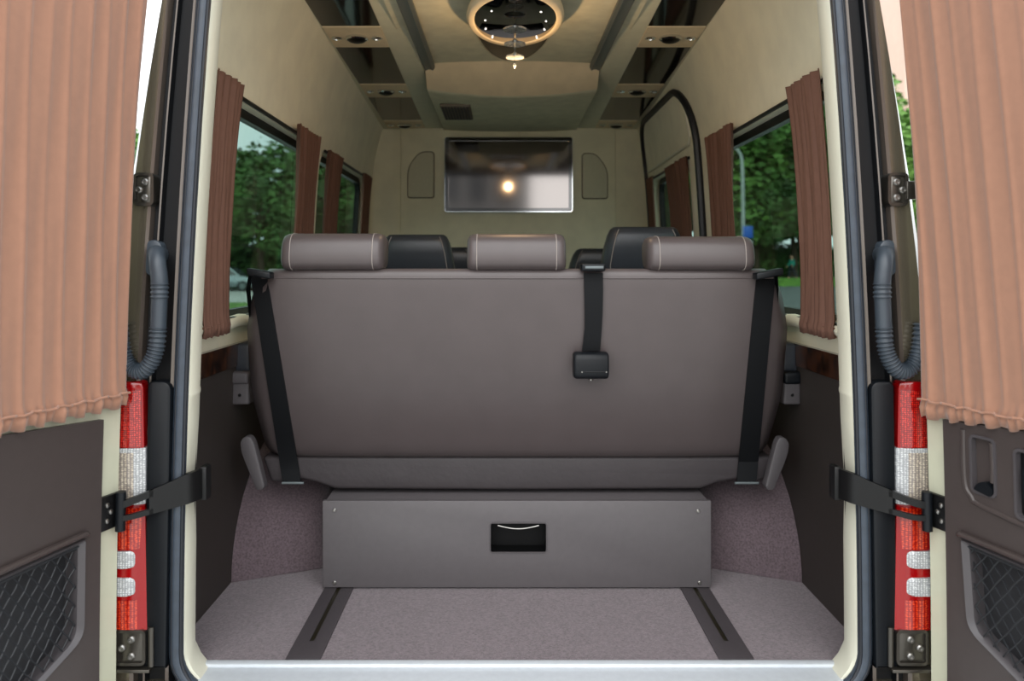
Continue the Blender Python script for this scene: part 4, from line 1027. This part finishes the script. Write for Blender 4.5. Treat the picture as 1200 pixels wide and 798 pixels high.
# kiosk / pale box near person
# building beyond the right pillar gap
t = thing('apartment_building', 'peach and white apartment building far behind the right door', 'building', (55, 96, GZ))
bm = box((47, 92, GZ), (75, 104, 40)); obj('wall', bm, 'bldg', t)
bm = box((53.2, 91.6, GZ), (75.2, 92.1, 40)); obj('balcony_wall', bm, 'white', t)
for i in range(10):
    for j in range(3):
        x0 = 48.6 + j * 6.3; z0 = 2.5 + i * 3.6
        f = obj('window', ringframe(x0, x0 + 2.2, z0, z0 + 1.9, 91.45, 91.95, .05, .14, lambda a, n_, z: (a, n_, z)), 'white', t)
        obj('pane', box((x0 + .1, 91.5, z0 + .1), (x0 + 2.1, 91.9, z0 + 1.8)), 'bwin', f)
for hx, hw, hh, colr, lab in ((-13, 9, 8.5, (236, 214, 176), 'cream house behind the van, mirrored in the television'), (-1.5, 6, 7.5, (150, 148, 146), 'grey house behind the van, mirrored in the television'), (11, 10, 8, (214, 168, 150), 'pink house behind the van, mirrored in the television')):
    t = thing('house', lab, 'building', (hx, -44, GZ))
    hm = mat('house_render', colr, .8, noise=.03, nscale=1)
    obj('wall', box((hx - hw / 2, -50, GZ), (hx + hw / 2, -40, hh)), hm, t)
    obj('roof', prism([(-hw / 2 - .4, hh), (hw / 2 + .4, hh), (0, hh + 2.6)], lambda a, b_, t_: (hx + a, t_, b_), -50.4, -39.6), 'bark', t)
    for i in range(3):
        for j in range(2):
            x0 = hx - hw * .36 + i * hw * .27; z0 = 1.2 + j * 3.4
            obj('window', box((x0, -40.05, z0), (x0 + hw * .15, -39.95, z0 + 1.6)), 'carglass', t)
tree(38, 78, 2.1, 1, 'bright green tree below the peach apartment building', 'trees beyond the right windows'); 
tree(33.5, 66, 1.7, 1, 'bright green tree behind the right rear pillar', 'trees beyond the right windows')

# ------------------------------------------------------------------ light
w = bpy.data.worlds.new('sky'); bpy.context.scene.world = w; w.use_nodes = True; nt = w.node_tree
bg = nt.nodes['Background']; tc = nt.nodes.new('ShaderNodeTexCoord'); ns = nt.nodes.new('ShaderNodeTexNoise'); ns.inputs['Scale'].default_value = 2.2; ns.inputs['Detail'].default_value = 5
rp = nt.nodes.new('ShaderNodeValToRGB'); rp.color_ramp.elements[0].color = (.80, .90, 1.0, 1); rp.color_ramp.elements[1].color = (1, 1, 1, 1); rp.color_ramp.elements[0].position = .35; rp.color_ramp.elements[1].position = .65
nt.links.new(tc.outputs['Generated'], ns.inputs['Vector']); nt.links.new(ns.outputs['Fac'], rp.inputs['Fac']); nt.links.new(rp.outputs['Color'], bg.inputs['Color'])
bg.inputs['Strength'].default_value = 1.5
def sun(name, rot, e, ang, col=(1, .97, .92)):
    l = bpy.data.lights.new(name, 'SUN'); l.energy = e; l.angle = math.radians(ang); l.color = col
    o = bpy.data.objects.new(name, l); C.objects.link(o); o.rotation_euler = rot; return o
sun('hazy_sun', (math.radians(54), 0, math.radians(-4)), 1.3, 70)
def lamp(name, loc, e, r, col):
    l = bpy.data.lights.new(name, 'POINT'); l.energy = e; l.shadow_soft_size = r; l.color = col
    o = bpy.data.objects.new(name, l); C.objects.link(o); o.location = loc; return o
lamp('cabin_fill_light', (0, yl, zl - .172), 2.2, .010, (1, .64, .32))  # added fill just under the crystals, brightens the cabin and glows warm in the screen

sc = bpy.context.scene
sc.view_settings.view_transform = 'Standard'; sc.view_settings.look = 'None'; sc.view_settings.gamma = 1; sc.view_settings.use_curve_mapping = False
sc.view_settings.exposure = 0.75
try:
    sc.cycles.max_bounces = 12; sc.cycles.diffuse_bounces = 6; sc.cycles.transparent_max_bounces = 16; sc.cycles.use_denoising = True; sc.cycles.sample_clamp_indirect = 6
except Exception: pass
cd = bpy.data.cameras.new('camera'); cam = bpy.data.objects.new('camera', cd); C.objects.link(cam)
cam.location = (CAMX, CAMY, CAMZ); cam.rotation_euler = (PI / 2, 0, 0)
cd.sensor_width = 36; cd.sensor_fit = 'HORIZONTAL'; cd.lens = F / 1200 * 36
cd.shift_x = (600 - VX) / 1200; cd.shift_y = -(399 - VY) / 1200
cd.clip_start = .02; cd.clip_end = 500
cd.dof.use_dof = True; cd.dof.focus_distance = 2.25; cd.dof.aperture_fstop = 3.2
sc.camera = cam
